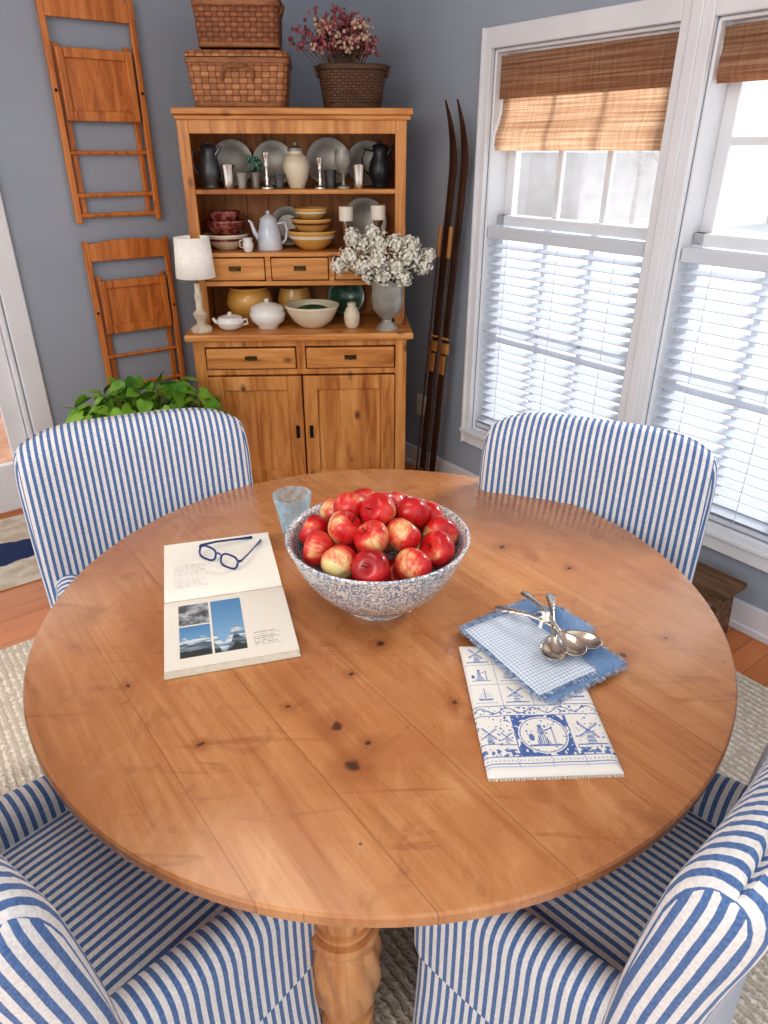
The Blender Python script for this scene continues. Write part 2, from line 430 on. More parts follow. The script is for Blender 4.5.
def rr(hx,hy,r,nx=12,ny=3,nc=4):
    P=[];U=[]
    r=min(r,hx*.99,hy*.99)
    for i in range(nx+1):
        x=-(hx-r)+2*(hx-r)*i/nx; P.append((x,hy)); U.append(x)
    for i in range(1,nc):
        a=pi/2*i/nc; P.append((hx-r+r*math.sin(a),hy-r+r*math.cos(a))); U.append(hx-r+r*a)
    for i in range(ny+1):
        y=(hy-r)-2*(hy-r)*i/ny; P.append((hx,y)); U.append(hx-r+r*pi/2+(hy-r-y))
    for i in range(1,nc):
        a=pi/2*i/nc; x=hx-r+r*math.cos(a); P.append((x,-(hy-r)-r*math.sin(a))); U.append(x)
    for i in range(nx+1):
        x=(hx-r)-2*(hx-r)*i/nx; P.append((x,-hy)); U.append(x)
    for i in range(1,nc):
        a=pi/2*i/nc; x=-(hx-r)-r*math.sin(a); P.append((x,-(hy-r)-r*math.cos(a))); U.append(x)
    for i in range(ny+1):
        y=-(hy-r)+2*(hy-r)*i/ny; P.append((-hx,y)); U.append(-(hx-r+r*pi/2+(hy-r-y)))
    for i in range(1,nc):
        a=pi/2*i/nc; P.append((-(hx-r)-r*math.cos(a),hy-r+r*math.sin(a))); U.append(-(hx-r+r*(pi/2-a)))
    return P,U
def rotM(ax,deg): return Matrix.Rotation(math.radians(deg),4,ax)
def TR(x,y,z): return Matrix.Translation((x,y,z))
def sstep(a,b,x):
    t=max(0,min(1,(x-a)/(b-a))); return t*t*(3-2*t)

# ---------------------------------------------------------------- camera, world, light
cam=bpy.data.cameras.new('camera'); co=bpy.data.objects.new('camera',cam); COL.objects.link(co)
cam.sensor_fit='VERTICAL'; cam.sensor_height=24; cam.sensor_width=18; cam.lens=24*700/1024
cam.clip_start=.02
co.location=(0,0,1.55); co.rotation_euler=(math.radians(62.7),0,0); scene.camera=co
w=bpy.data.worlds.new('world'); scene.world=w; w.use_nodes=True
bg=w.node_tree.nodes['Background']; bg.inputs[0].default_value=(.98,.99,1,1); bg.inputs[1].default_value=1.06

A37=math.radians(37.0); C0=(-.243,4.126)
RM=Matrix.Translation((C0[0],C0[1],0))@Matrix.Rotation(A37,4,'Z')
def RW(x,y,z=0): return RM@Vector((x,y,z))
def room(o): o.matrix_world=RM; return o

def area(name,loc,target,size,energy,col):
    l=bpy.data.lights.new(name,'AREA'); l.size=size; l.energy=energy; l.color=col
    o=bpy.data.objects.new(name,l); COL.objects.link(o); o.location=loc
    d=Vector(target)-Vector(loc); o.rotation_euler=d.to_track_quat('-Z','Y').to_euler(); return o
sl=bpy.data.lights.new('sun','SUN'); sl.energy=5.4; sl.angle=math.radians(20); sl.color=(1,.98,.95)
so=bpy.data.objects.new('sun',sl); COL.objects.link(so); so.location=RW(6,-3,5)
d=(RW(-1,.05,0)-RW(0,0,0)); d.z=-.60; so.rotation_euler=d.to_track_quat('-Z','Y').to_euler()
area('overhead_fill',(-.5,1.0,2.62),(-.1,1.4,.7),1.1,10,(1,.93,.84))  # added warm fill above the table; no lamp fitting hangs here
area('room_fill',(-1.6,-1.0,2.5),(-.5,2.6,1.0),1.4,30,(1,.95,.88))  # added unseen fill from behind the camera, brightens the room

# ---------------------------------------------------------------- room shell
g=G(); g.box(-5,.15,-6.2,.15,-.1,0); o=struct(g.obj('floor',M['floor'],smooth=0)); room(o)
HT=2.7
g=G(); g.box(-5,.15,-3.6,.15,HT,HT+.1); o=struct(g.obj('ceiling',M['ceiling'],smooth=0)); room(o)
g=G(); g.box(-1.75,.15,0,.15,0,HT); g.box(-5,-2.61,0,.15,0,HT); g.box(-2.61,-1.75,0,.15,2.06,HT)
o=struct(g.obj('wall_left',M['wall'],smooth=0)); room(o)
g=G()
W=[(-1.93,-1.12),(-2.85,-2.04)]; WZ=(.34,1.90)
g.box(0,.15,-1.12,0,0,HT); g.box(0,.15,-2.04,-1.93,0,HT); g.box(0,.15,-5,-2.85,0,HT)
for a,b in W: g.box(0,.15,a,b,0,WZ[0]); g.box(0,.15,a,b,WZ[1],HT)
o=struct(g.obj('wall_right',M['wall'],smooth=0)); room(o)
g=G(); g.box(-1.65,0,-.016,0,0,.11); o=struct(g.obj('baseboard_left',M['trim'],bevel=.005,smooth=0)); room(o)
g=G(); g.box(-.016,0,-5,-.016,0,.115); g.box(-.022,0,-5,-.016,.0,.03); o=struct(g.obj('baseboard_right',M['trim'],bevel=.004,smooth=0)); room(o)

def window(idx,y0,y1):
    e=struct(E('window_%d'%idx,(0,0,0))); room(e)
    z0,z1=WZ
    g=G()
    lo=y0-(.052 if idx==2 else .055); hi=y1+(.046 if idx==1 else .055)
    g.box(0,.14,y0,y0+.012,z0,z1); g.box(0,.14,y1-.012,y1,z0,z1); g.box(0,.14,y0,y1,z1-.012,z1); g.box(-.0,.14,y0,y1,z0,z0+.015)
    g.box(-.024,0,y1,hi,z0-.07,z1+.07); g.box(-.024,0,lo,y0,z0-.07,z1+.07)
    g.box(-.024,0,y0,y1,z1,z1+.07); g.box(-.028,0,y0,y1,z0-.07,z0-.012); g.box(-.045,.01,lo,hi,z0-.014,z0+.006)
    if idx==1: g.box(-.034,0,hi-.014,hi,z0-.07,z1+.07)
    g.obj('casing',M['trim'],e,bevel=.004,smooth=0)
    zm=1.285
    def sash(name,za,zb,x,rail):
        g=G(); s=.045; a=y0+.012; b=y1-.012
        g.box(x,x+.035,a,a+s,za,zb); g.box(x,x+.035,b-s,b,za,zb); g.box(x,x+.035,a,b,za,za+rail); g.box(x,x+.035,a,b,zb-.04,zb)
        for k in (1,2): 
            yy=a+s+(b-a-2*s)*k/3; g.box(x+.006,x+.028,yy-.012,yy+.012,za,zb)
        zz=(za+zb)/2; g.box(x+.006,x+.028,a,b,zz-.012,zz+.012)
        g.obj(name,M['trim'],e,bevel=.003,smooth=0)
        p=G(); p.box(x+.015,x+.018,a+.02,b-.02,za+.02,zb-.02); p.obj('window_pane',M['pane'],e,smooth=0)
    sash('lower_sash',z0+.015,zm+.02,.06,.06)
    sash('upper_sash',zm-.02,z1-.012,.098,.04)
    return e
window(1,*W[0]); window(2,*W[1])
g=G(); g.box(-.032,-.024,-2.005,-1.965,.30,1.95); o=struct(g.obj('trim_1',M['trim'],bevel=.004,smooth=0)); room(o)

def blind(y0,y1,z0,z1,lab):
    c=RW(.03,(y0+y1)/2,0); e=E('window_blind',c,A37); tag(e,lab,'window blind','white slat blinds on the lower windows')
    h=(y1-y0)/2-.018
    g=G(); n=int((z1-z0-.05)/.036)
    for i in range(n):
        z=z0+.035+i*.036
        g.box(-.021,.021,-h,h,-.0015,.0015,mat=TR(0,0,z)@rotM('Y',-14))
    g.obj('slats',M['slat'],e,smooth=0)
    g=G(); g.box(-.028,.018,-h,h,z1-.045,z1); g.obj('head_rail',M['slat'],e,bevel=.003,smooth=0)
    g=G(); g.box(-.022,.022,-h,h,z0,z0+.018); g.obj('bottom_rail',M['slat'],e,bevel=.003,smooth=0)
    g=G()
    for yy in (-h*.7,0,h*.7):
        g.tube([(-.024,yy,z0+.01),(-.024,yy,z1-.02)],.0014,5)
    g.obj('ladder_cord',M['slat'],e)
blind(*W[0],.36,1.262,'white horizontal slat blind on the lower half of the window')
blind(*W[1],.36,1.262,'white horizontal slat blind on the lower half of the window')
def shade(y0,y1,z0,lab):
    c=RW(.0,(y0+y1)/2,0); e=E('roman_blind',c,A37); tag(e,lab,'roman blind')
    h=(y1-y0)/2-.02; z1=1.882
    prof=[(.045,z1),(.045,z1-.04),(.04,z0+.14),(.03,z0+.10),(.012,z0+.06),(.008,z0+.02),(.014,z0)]
    g=G(); ny=16
    v=[];f=[]
    for i in range(ny+1):
        y=-h+2*h*i/ny
        for (x,z) in prof: v.append((x,y,z))
    m=len(prof)
    for i in range(ny):
        for k in range(m-1): f.append((i*m+k,i*m+k+1,(i+1)*m+k+1,(i+1)*m+k))
    g.add(v,f); g.obj('blind_panel',M['woven'],e,nrm=False,smooth=60)
    g=G(); g.add([(.025,-h-.003,z1-.15),(.025,h+.003,z1-.15),(.025,h+.003,z1-.005),(.025,-h-.003,z1-.005)],[(0,1,2,3)]); g.obj('valance',M['woven'],e,smooth=0,nrm=False,solid=.003)
shade(*W[0],1.55,'brown woven bamboo roman blind lowered over upper window')
shade(*W[1],1.74,'brown woven bamboo roman blind pulled up high')

# door
e=struct(E('door_1',(0,0,0))); room(e)
g=G(); g.box(-1.745,-1.655,-.022,0,0,2.15); g.box(-2.70,-2.61,-.022,0,0,2.15); g.box(-2.61,-1.745,-.022,0,2.06,2.15)
g.box(-1.77,-1.75,-.01,.15,0,2.06); g.box(-2.61,-2.59,-.01,.15,0,2.06)
g.obj('door_casing',M['trim'],e,bevel=.006,smooth=0)
g=G(); g.box(-1.85,-1.772,.03,.07,.01,2.05); g.box(-2.588,-2.51,.03,.07,.01,2.05); g.box(-2.51,-1.85,.03,.07,.01,.24); g.box(-2.51,-1.85,.03,.07,1.94,2.05)
for k in range(1,5): g.box(-2.51,-1.85,.04,.06,.24+k*.34-.01,.24+k*.34+.01)
g.box(-2.19,-2.17,.04,.06,.24,1.94)
g.obj('door_panel',M['trim'],e,bevel=.004,smooth=0)
g=G(); g.box(-2.51,-1.85,.048,.052,.24,1.94); g.obj('door_glass',M['pane'],e,smooth=0)

o=E('wall_outlet',RW(-.004,-.74,.36),A37); tag(o,'cream electrical outlet plate on the blue wall','outlet')
g=G(); g.box(-.006,.004,-.035,.035,-.057,.057); g.obj('cover_plate',M['plastic'],o,bevel=.003,smooth=0)
g=G()
for z in (.02,-.02): g.box(-.008,-.005,-.014,.014,z-.012,z+.012)
g.obj('socket',M['cream'],o,bevel=.001,smooth=0)

# ---------------------------------------------------------------- outside
g=G(); g.box(.2,40,-25,35,-.6,-.5); o=g.obj('snowy_ground',M['snow'],smooth=0); room(o); tag(o,'snow covered ground outside the windows','ground'); o['kind']='stuff'
g=G(); g.box(-12,.15,.4,14,-.7,-.6); o=g.obj('wooden_deck',M['deck'],smooth=0); room(o); tag(o,'brown deck boards outside the glass door','deck')
def shed(loc,lab):
    o=E('garden_shed',loc,A37); tag(o,lab,'building')
    g=G(); g.box(-2,2,-3,3,0,2.0); g.obj('siding',M['shedwood'],o,smooth=0)
    g=G(); g.add([(-2.2,-3.2,2.0),(2.2,-3.2,2.0),(0,-3.2,3.0),(-2.2,3.2,2.0),(2.2,3.2,2.0),(0,3.2,3.0)],[(0,1,2),(3,5,4),(0,2,5,3),(1,4,5,2),(0,3,4,1)]); g.obj('roof',M['snow'],o,smooth=0)
shed(RW(19,15.0,-.499),'distant pale wooden building in the snow')
shed(RW(24,5.5,-.499),'farther pale shed with snowy roof')
tsrc=None
for i,(tx,ty) in enumerate([(13,6.6),(15,8.6),(14,2.8),(17,1.2),(20,10.5)]):
    p=RW(tx,ty,-.499)
    if tsrc is None:
        tsrc=E('bare_tree',p); tag(tsrc,'bare winter tree standing in snow','tree','bare trees outside')
        g=G(); g.tube([(0,0,0),(.05,0,1.5),(0,.1,3),(.1,0,5)],[.08,.06,.05,.03],8)
        for k in range(14):
            a=random.random()*6.28; z=1.2+random.random()*3
            g.tube([(0,0,z),(.5*math.cos(a),.5*math.sin(a),z+.5),(1.1*math.cos(a),1.1*math.sin(a),z+1.4)],[.03,.018,.008],5)
        g.obj('trunk',M['bark'],tsrc)
    else: copy_thing(tsrc,p,random.random()*6)

# ---------------------------------------------------------------- rugs
g=G(); g.box(-2.6,-.25,-4.2,-1.09,0.0005,.012); o=g.obj('woven_rug',M['rug'],bevel=.004,smooth=0); room(o); tag(o,'cream chunky woven rug under the dining table','rug')
g=G(); g.box(-3.3,-1.80,-.68,-.03,0.0005,.008); o=g.obj('door_rug',M['rug2'],bevel=.003,smooth=0); room(o); tag(o,'cream rug with navy patch beside the door','rug')

# ---------------------------------------------------------------- table
TZ=.76; TC=(-.006,1.151)
tb=E('dining_table',(TC[0],TC[1],.012)); tag(tb,'round knotty pine dining table with turned carved legs','table')
R=.645; z=TZ-.012
g=G(); g.lathe([(0,z-.026),(R-.008,z-.026),(R-.001,z-.022),(R,z-.016),(R,z-.005),(R-.003,z-.001),(R-.006,z),(0,z)],160); g.obj('tabletop',M['table'],tb,smooth=30)
g=G(); g.lathe([(.44,z-.11),(.46,z-.11),(.46,z-.026),(.44,z-.026)],96)
g.f.pop();g.f.pop();g.mi.pop();g.mi.pop()
n=96
for i in range(n): g.f.append((i,(i+1)%n,3*n+(i+1)%n,3*n+i)); g.mi.append(0)
g.obj('apron',M['legwood'],tb,smooth=40)
def fl(a,zz):
    if .425<zz<.515: return 1+.14*abs(math.sin(6*a))
    if .18<zz<.37: return 1+.17*abs(math.sin(5*a+zz*22))
    return 1
prof=[(0,0),(.036,0),(.045,.02),(.047,.05),(.036,.075),(.034,.09),(.048,.092),(.050,.105),(.048,.118),(.040,.12),(.040,.14),(.050,.142),(.050,.152),(.044,.154),(.046,.18),(.050,.21),(.053,.235),(.055,.26),(.056,.285),(.056,.31),(.054,.34),(.050,.365),(.046,.375),(.058,.377),(.061,.385),(.061,.393),(.058,.40),(.048,.402),(.047,.41),(.053,.412),(.053,.42),(.047,.422),(.048,.44),(.052,.46),(.054,.485),(.053,.505),(.048,.518),(.048,.525),(.060,.527),(.064,.535),(.064,.545),(.060,.552),(.050,.554),(.049,.562),(.057,.564),(.057,.574),(.050,.576),(.050,.585),(.05,.6),(0,.6)]
for k,(lx,ly) in enumerate([(-.062,-.425),(.44,.02),(.05,.42),(-.43,.02)]):
    g=G(); g.lathe(prof,72,mod=fl); g.loft([[(x,y,zz) for x,y in rr(.062,.062,.008,2,2,3)[0]] for zz in (.59,z-.026)])
    o=g.obj('leg' if k==0 else 'leg.%03d'%k,M['legwood'],tb,smooth=28); o.location=(lx,ly,0)

# ---------------------------------------------------------------- dining armchairs
ch=E('upholstered_armchair',(0,0,0))
g=G(); rings=[]
levels=[(.30,.270,.042,0),(.40,.272,.043,0),(.50,.275,.044,0),(.60,.278,.045,0),(.68,.280,.046,-.002),(.74,.281,.048,-.006),(.79,.282,.050,-.010),(.825,.282,.050,-.012),(.850,.281,.047,-.014),(.868,.279,.041,-.015),(.882,.275,.031,-.016),(.890,.271,.020,-.016),(.893,.268,.010,-.016)]
def ycz(zz):
    k=max(0,(zz-.40)/.48); dy=0
    for a,b in zip(levels,levels[1:]):
        if a[0]<=zz<=b[0]: dy=a[3]+(b[3]-a[3])*(zz-a[0])/(b[0]-a[0])
    if zz>levels[-1][0]: dy=-.016
    return -.178-.035*k**1.5+dy
for (zz,hx,hy,dy) in levels:
    P,_=rr(hx,hy,hy*.96,34,1,8)
    r=[]
    for (x,y) in P:
        xx=min(1,abs(x)/.283)
        cr=.056*(1-xx**5.0)*sstep(.40,.88,zz)
        r.append((x,ycz(zz)+y+.030*xx**3,zz+cr))
    rings.append(r)
NB=len(rings[0]); NF=NB*(len(rings)-1)
g.loft(rings)
def buv(n,c,pi_):
    if pi_<NF:
        i=pi_%NB
        zb=levels[pi_//NB][0]
        if 38<=i<47: return .262+(.048-(c.y-ycz(min(c.z,.893))-.030))
        if 89<=i<98: return -(.262+(.048-(c.y-ycz(min(c.z,.893))-.030)))
    return c.x
g.obj('backrest',M['stripe'],ch,smooth=75,boxuv=buv)
g=G(); rings=[];us=[]
for (zz,s) in [(.385,.96),(.395,1.0),(.45,1.02),(.490,1.0),(.507,.97),(.516,.90),(.524,.6),(.526,.25)]:
    P,U=rr(.208*s,.192*s,.045*s,12,8,4)
    rings.append([(x,y+.022,zz) for x,y in P]); us.append([x for x,y in P])
g.loft(rings,us); g.obj('seat',M['stripe'],ch,smooth=60)
g=G(); rings=[];us=[]
for (zz,a) in [(.0,.008),(.10,.004),(.25,.001),(.36,0),(.395,-.004)]:
    P,U=rr(.246+a,.215+a,.050,22,14,6)
    rings.append([(x+.002*math.sin(u*30)*(1-zz/.4),y-.005+.002*math.sin(u*26)*(1-zz/.4),zz) for (x,y),u in zip(P,U)]); us.append(U)
g.loft(rings,us); g.obj('skirt',M['stripe'],ch,smooth=60)
def arm(sx):
    g=G(); rings=[]
    sec=[(-.032,.34),(-.033,.50),(-.0345,.545),(-.032,.566),(-.025,.580),(-.014,.588),(0,.591),(.014,.588),(.025,.580),(.032,.566),(.0345,.545),(.033,.50),(.032,.34)]
    ys=[-.17,-.12,-.07,-.03,.04,.10,.15,.175,.190,.200,.205,.207]; sc=[1,1,1,1,1,1,.98,.95,.88,.76,.6,.35]
    for y,s in zip(ys,sc):
        dz=-.05*max(0,(y+.12)/.3)
        r=[]
        for (x,zz) in sec:
            zc=.46; z2=zc+(zz-zc)*(s if zz>zc else .5+.5*s)+dz*(1 if zz>.4 else .3)
            r.append((x*s+sx*.216,y,z2))
        rings.append(r)
    g.loft(rings); return g
auv=lambda n,c,i_: (c.x if abs(n.y)>.75 else c.y)
arm(1).obj('arm',M['stripe'],ch,smooth=60,boxuv=auv)
arm(-1).obj('arm.001',M['stripe'],ch,smooth=60,boxuv=auv)
tag(ch,'blue and white ticking stripe slipcovered armchair pushed to table','chair','matching striped dining armchairs')
def place(o,loc,face): o.location=loc; o.rotation_euler=(0,0,math.radians(face-90))
place(ch,(-.420,.722,.012),49)
c2=copy_thing(ch,(0,0,0),0); place(c2,(.362,.756,.012),136)
c3=copy_thing(ch,(0,0,0),0); place(c3,(-.548,1.458,.012),-67)
c4=copy_thing(ch,(0,0,0),0); place(c4,(.440,1.420,.012),-114)

# ---------------------------------------------------------------- bowl + apples
BC=(-.012,1.15)
o=E('stoneware_bowl',(BC[0],BC[1],TZ)); tag(o,'large grey and blue spongeware bowl full of apples','bowl')
g=G(); g.lathe([(0,.004),(.058,.004),(.062,0),(.068,0),(.070,.012),(.092,.024),(.120,.05),(.142,.08),(.158,.11),(.167,.136),(.172,.146),(.173,.151),(.169,.153),(.164,.150),(.159,.138),(.149,.11),(.133,.08),(.111,.052),(.08,.028),(.05,.018),(0,.016)],72)
g.obj('bowl_body',M['sponge'],o,smooth=50)
def apple_mesh():
    g=G(); R0=.0345; prof=[]
    n=18
    for i in range(n+1):
        t=pi*i/n
        r=R0*math.sin(t)*(1+.10*math.cos(pi-t)) ; zz=-R0*.90*math.cos(t)
        if i>n-5: zz-=.011*((i-(n-5))/5.0)**1.6
        if i<3: zz+=.005*((3-i)/3)**1.5
        prof.append((0 if i in(0,n) else r,zz))
    g.lathe(prof,24,mod=lambda a,z:1+.022*math.cos(5*a)*(1 if z<0 else .3)); return g
pos=[(0,0,.056)]
for i in range(5): a=i*2*pi/5+.2; pos.append((.075*math.cos(a),.075*math.sin(a),.098))
for i in range(11): a=i*2*pi/11+.1+random.uniform(-.04,.04); q=.121+random.uniform(-.003,.003); pos.append((q*math.cos(a),q*math.sin(a),.142+.010*random.random()))
for i in range(6): a=i*2*pi/6+.35+random.uniform(-.08,.08); q=.066+random.uniform(-.004,.003); pos.append((q*math.cos(a),q*math.sin(a),.170+.012*random.random()))
pos.append((.002,.003,.196))
asrc=None
for i,p in enumerate(pos):
    if asrc is None:
        asrc=apple_mesh().obj('apple',M['apple'],smooth=70)
        s=G(); s.tube([(0,0,.016),(.001,0,.026),(.003,.001,.033)],[.0014,.0012,.0018],6); s.obj('apple_stem',M['stem'],asrc)
        tag(asrc,'red apple with yellow streaks heaped in the bowl','apple','apples in the bowl'); a=asrc
    else: a=copy_thing(asrc,(0,0,0),0)
    k_=random.uniform(.94,1.03); a.scale=(k_,k_,k_)
    a.location=(BC[0]+p[0],BC[1]+p[1],TZ+p[2]); a.rotation_euler=(random.uniform(-1.2,1.2),random.uniform(-1.2,1.2),random.uniform(0,6.28)) if i>0 else (0,0,0)

o=E('drinking_glass',(-.207,1.417,TZ)); tag(o,'small pale blue pressed glass tumbler','glass')
g=G(); g.lathe([(0,0),(.024,0),(.027,.003),(.029,.02),(.034,.05),(.041,.085),(.044,.102),(.0435,.104),(.0415,.102),(.038,.085),(.031,.05),(.026,.02),(.022,.012),(0,.010)],64,mod=lambda a,z:1+(.022*math.cos(16*a) if .01<z<.085 else 0))
g.obj('glass_body',M['blueglass'],o,smooth=50)

# ---------------------------------------------------------------- painted grids
def paint_grid(w,h,nx,ny,zf,cf):
    g=G(); v=[];f=[];cols=[]
    for j in range(ny+1):
        for i in range(nx+1):
            x=w*i/nx;y=h*j/ny
            p=zf(x,y); v.append(p); cols.append(lin(cf(x,y)))
    for j in range(ny):
        for i in range(nx): k=j*(nx+1)+i; f.append((k,k+1,k+nx+2,k+nx+1))
    g.add(v,f); g.cols=cols; return g
def paint_obj(g,name,mat,parent,solid=0):
    o=g.obj(name,mat,parent,nrm=False,smooth=80,solid=solid)
    a=o.data.color_attributes.new('col','FLOAT_COLOR','POINT')
    flat=[]
    for c in g.cols: flat+=list(c)
    a.data.foreach_set('color',flat); return o
def mixt(a,b,t): return tuple(a[i]*(1-t)+b[i]*t for i in range(3))
def nz(x,y,s,o=0): return noise.noise((x*s+o,y*s-o,o*1.7))

# ---------------------------------------------------------------- book
bk=E('open_book',(-.317,1.160,TZ+.0005),math.radians(15.6)); tag(bk,'open hardcover book showing printed photographs on one page','book')
g=G(); g.box(-.116,.116,-.224,.224,0,.003); g.obj('cover',M['cover'],bk,bevel=.001,smooth=0)
PW=.228; PH=.218
def pz(t): return .006+.012*(1-math.exp(-t*14))*(1-.35*t)
def text(x,y,x0,x1,y0,y1,step=.0062):
    if not(x0<x<x1 and y0<y<y1): return False
    k=((y-y0)/step)%1
    if k>.42: return False
    row=int((y-y0)/step)
    if nz(x,row,420,3)>.12: return False
    if x>x1-.02*((row*37)%5)/5 : return False
    return True
def landscape(X,t,o):
    r=.30+.35*nz(X,.7+o,34,8+o)+.12*nz(X,.2,90,2)
    if t<r*.45: return (60,66,66)
    if t<r: return mixt((70,88,104),(140,158,172),max(0,min(1,.5+1.8*nz(X,t,38,4+o))))
    if t<r+.16: return mixt((110,146,176),(222,228,234),max(0,min(1,.6+1.6*nz(X,t,30,5+o))))
    return mixt((150,190,222),(92,144,192),min(1,t))
def page_low(x,y):
    X=x-PW/2; c=(238,234,224)
    if -.088<X<-.033:
        if PH-.098<y<PH-.030:
            return mixt((84,90,94),(206,212,220),max(0,min(1,.45+.8*nz(X,y,60,5)+.4*nz(X,y,160,3))))
        if PH-.190<y<PH-.102: return landscape(X,(y-(PH-.190))/.088,0)
    if -.029<X<.028 and PH-.190<y<PH-.030: return landscape(X,(y-(PH-.190))/.16,3)
    if text(x,y,.155,.205,.03,.07,.006): return (165,165,165)
    return c
def page_up(x,y):
    c=(240,237,228)
    if text(x,y,.02,.085,.03,.12,.0075): return (205,205,203)
    return c
g=paint_grid(PW,PH,170,160,lambda x,y:(x-PW/2,y-PH-.002,pz(1-y/PH)),page_low); paint_obj(g,'page',M['printed_page'],bk)
g=paint_grid(PW,PH,110,120,lambda x,y:(x-PW/2,y+.002,pz(y/PH)),page_up); paint_obj(g,'page.001',M['printed_page'],bk)
for sgn in (-1,1):
    g=G(); v=[];f=[]; n=20
    for i in range(n+1):
        t=i/n; y=sgn*(.002+PH*t)
        for x in (-PW/2,PW/2): v+= [(x,y,.003),(x,y,pz(t)-.0006)]
    for i in range(n):
        a=i*4;b=a+4
        f+=[(a,a+1,b+1,b),(a+2,b+2,b+3,a+3),(a+1,a+3,b+3,b+1),(a,b,b+2,a+2)]
    f+=[(0,2,3,1),(n*4,n*4+1,n*4+3,n*4+2)]
    g.add(v,f); g.obj('page_block',M['paper'],bk,smooth=30)

# eyeglasses
gl=E('eyeglasses',(-.352,1.262,TZ+.0155),math.radians(-33)); gl.scale=(.92,.92,.92); tag(gl,'blue framed reading glasses lying on the open book','eyeglasses')
def lens_pts(cx):
    P=[]
    for i in range(28):
        a=2*pi*i/28; x=.0255*math.copysign(abs(math.cos(a))**.7,math.cos(a)); zz=.013*math.copysign(abs(math.sin(a))**.75,math.sin(a))
        P.append((cx+x,.012*(zz+.013)/.026,zz+.015))
    return P
g=G()
for cx in (-.034,.034): g.tube(lens_pts(cx),.0025,8,closed=True)
g.tube([(-.010,.007,.020),(-.004,.008,.024),(.004,.008,.024),(.010,.007,.020)],.0022,8)
g.obj('frame',M['navy'],gl)
for cx in (-.034,.034):
    P=lens_pts(cx); g=G(); g.add(P,[tuple(range(28))]); g.obj('lens',M['lens'],gl,smooth=0,nrm=False)
for s in (-1,1):
    g=G(); g.tube([(s*.060,.008,.022),(s*.064,.014,.022),(s*.052,.05,.018),(s*.034,.09,.011),(s*.022,.115,.006),(s*.014,.132,.003)],[.0026,.0022,.0017,.0017,.0022,.0026],8,flat=1.5); g.obj('temple',M['navy'],gl)

# ---------------------------------------------------------------- tea towel & napkins
WHT=(234,233,229)
def windmill(x,y,cx,cy,s):
    dx=(x-cx)/s; dy=(y-cy)/s
    if -1<dy<.2 and abs(dx)<.34-.12*(dy+1): return (dy*8)%1<.55
    if .2<=dy<.42 and abs(dx)<.2-(dy-.2)*.6: return True
    for an in (35,125):
        a=math.radians(an); u=dx*math.cos(a)+(dy-.3)*math.sin(a); w=-dx*math.sin(a)+(dy-.3)*math.cos(a)
        if abs(u)<1.0 and abs(w)<.05: return True
        if .25<abs(u)<.98 and 0<w*(1 if u>0 else -1)<.2 and (abs(u)*12)%1<.4: return True
    if -1.1<dy<-.98 and abs(dx)<1.1: return True
    return False
def ship(x,y,cx,cy,s):
    dx=(x-cx)/s; dy=(y-cy)/s
    if -.7<dy<-.35 and abs(dx)<.75+(dy+.35)*.6: return (dy*12)%1<.6
    if abs(dx)<.04 and -.4<dy<.9: return True
    if .08<dx<.62 and -.25<dy<.75-(dx)*1.2 : return (dy*9)%1<.35
    if -.55<dx<-.08 and -.25<dy<.55+dx*.9: return (dy*9)%1<.35
    if -1<dy<-.9 and abs(dx)<1 and ((dx*5)%1<.6): return True
    return False
def figure(x,y,cx,cy,s):
    dx=(x-cx)/s; dy=(y-cy)/s
    if math.hypot(dx+.1,dy-.62)<.14: return True
    if -.05<dy<.48 and abs(dx+.1)<.16: return (dy*10+dx*4)%1<.75
    if -.75<dy<=-.05 and abs(dx+.1)<.16+(-dy)*.36: return (dx*9)%1<.6
    if abs(dy-.2-(dx)*.5)<.05 and 0<dx<.6: return True
    if .5<dx<.58 and -.7<dy<.6: return True
    if -.85<dy<-.75 and abs(dx)<.9: return True
    if math.hypot(dx+.7,(dy+.2)*.6)<.16: return True
    return False
def towel(x,y):
    BL=mixt((72,102,164),(136,160,204),max(0,min(1,.45+.9*nz(x,y,420,1))))
    PALE=(186,200,224)
    if y<.012: return WHT
    if .013<y<.0155: return PALE
    if .019<y<.0202: return BL
    if .024<y<.027: return PALE if int(x/.003)%2 else WHT
    if .032<y<.0335: return BL
    if .0335<=y<.114:
        cy=.074
        if x<.054:
            if y<.047 and nz(x,y,190,2)>.05: return BL
            return BL if (windmill(x,y,.016,cy,.016) or windmill(x,y,.041,cy-.006,.012) or nz(x,y,240,2)>.44) else WHT
        if abs(x-.0550)<.0010 or abs(x-.1390)<.0010: return BL
        if x<.139:
            r=math.hypot(x-.097,y-cy)
            if r<.0355:
                if r>.0340: return BL
                return BL if figure(x,y,.097,cy,.027) or nz(x,y,240,6)>.46 else WHT
            if r<.0375: return WHT
            return WHT if nz(x,y,190,9)>.26 else mixt((72,102,164),(110,138,188),.3)
        if y<.047 and nz(x,y,190,5)>.05: return BL
        return BL if windmill(x,y,.167,cy,.021) or nz(x,y,240,4)>.44 else WHT
    if .114<=y<.1155: return BL
    if .118<=y<.134:
        return BL if abs(math.sin(x*150)*.0055-(y-.126))<.0011 or nz(x,y,210,1)>.28 else WHT
    if .1355<=y<.137: return BL
    if y<.28:
        k=int((y-.137)/.050); cy=.137+.025+k*.050; j=int(x/.049); cx=.0245+j*.049
        if abs(x-(cx-.0245))<.0008 or abs(y-(cy-.025))<.0008: return BL
        q=(k+j*2)%3
        if (ship(x,y,cx,cy,.018) if q==0 else (figure(x,y,cx,cy,.018) if q==1 else windmill(x,y,cx,cy,.017))): return BL
    return WHT
tw=E('tea_towel',(.146,.704,TZ),math.radians(2.5)); tag(tw,'folded white tea towel printed with blue windmill tiles','tea towel')
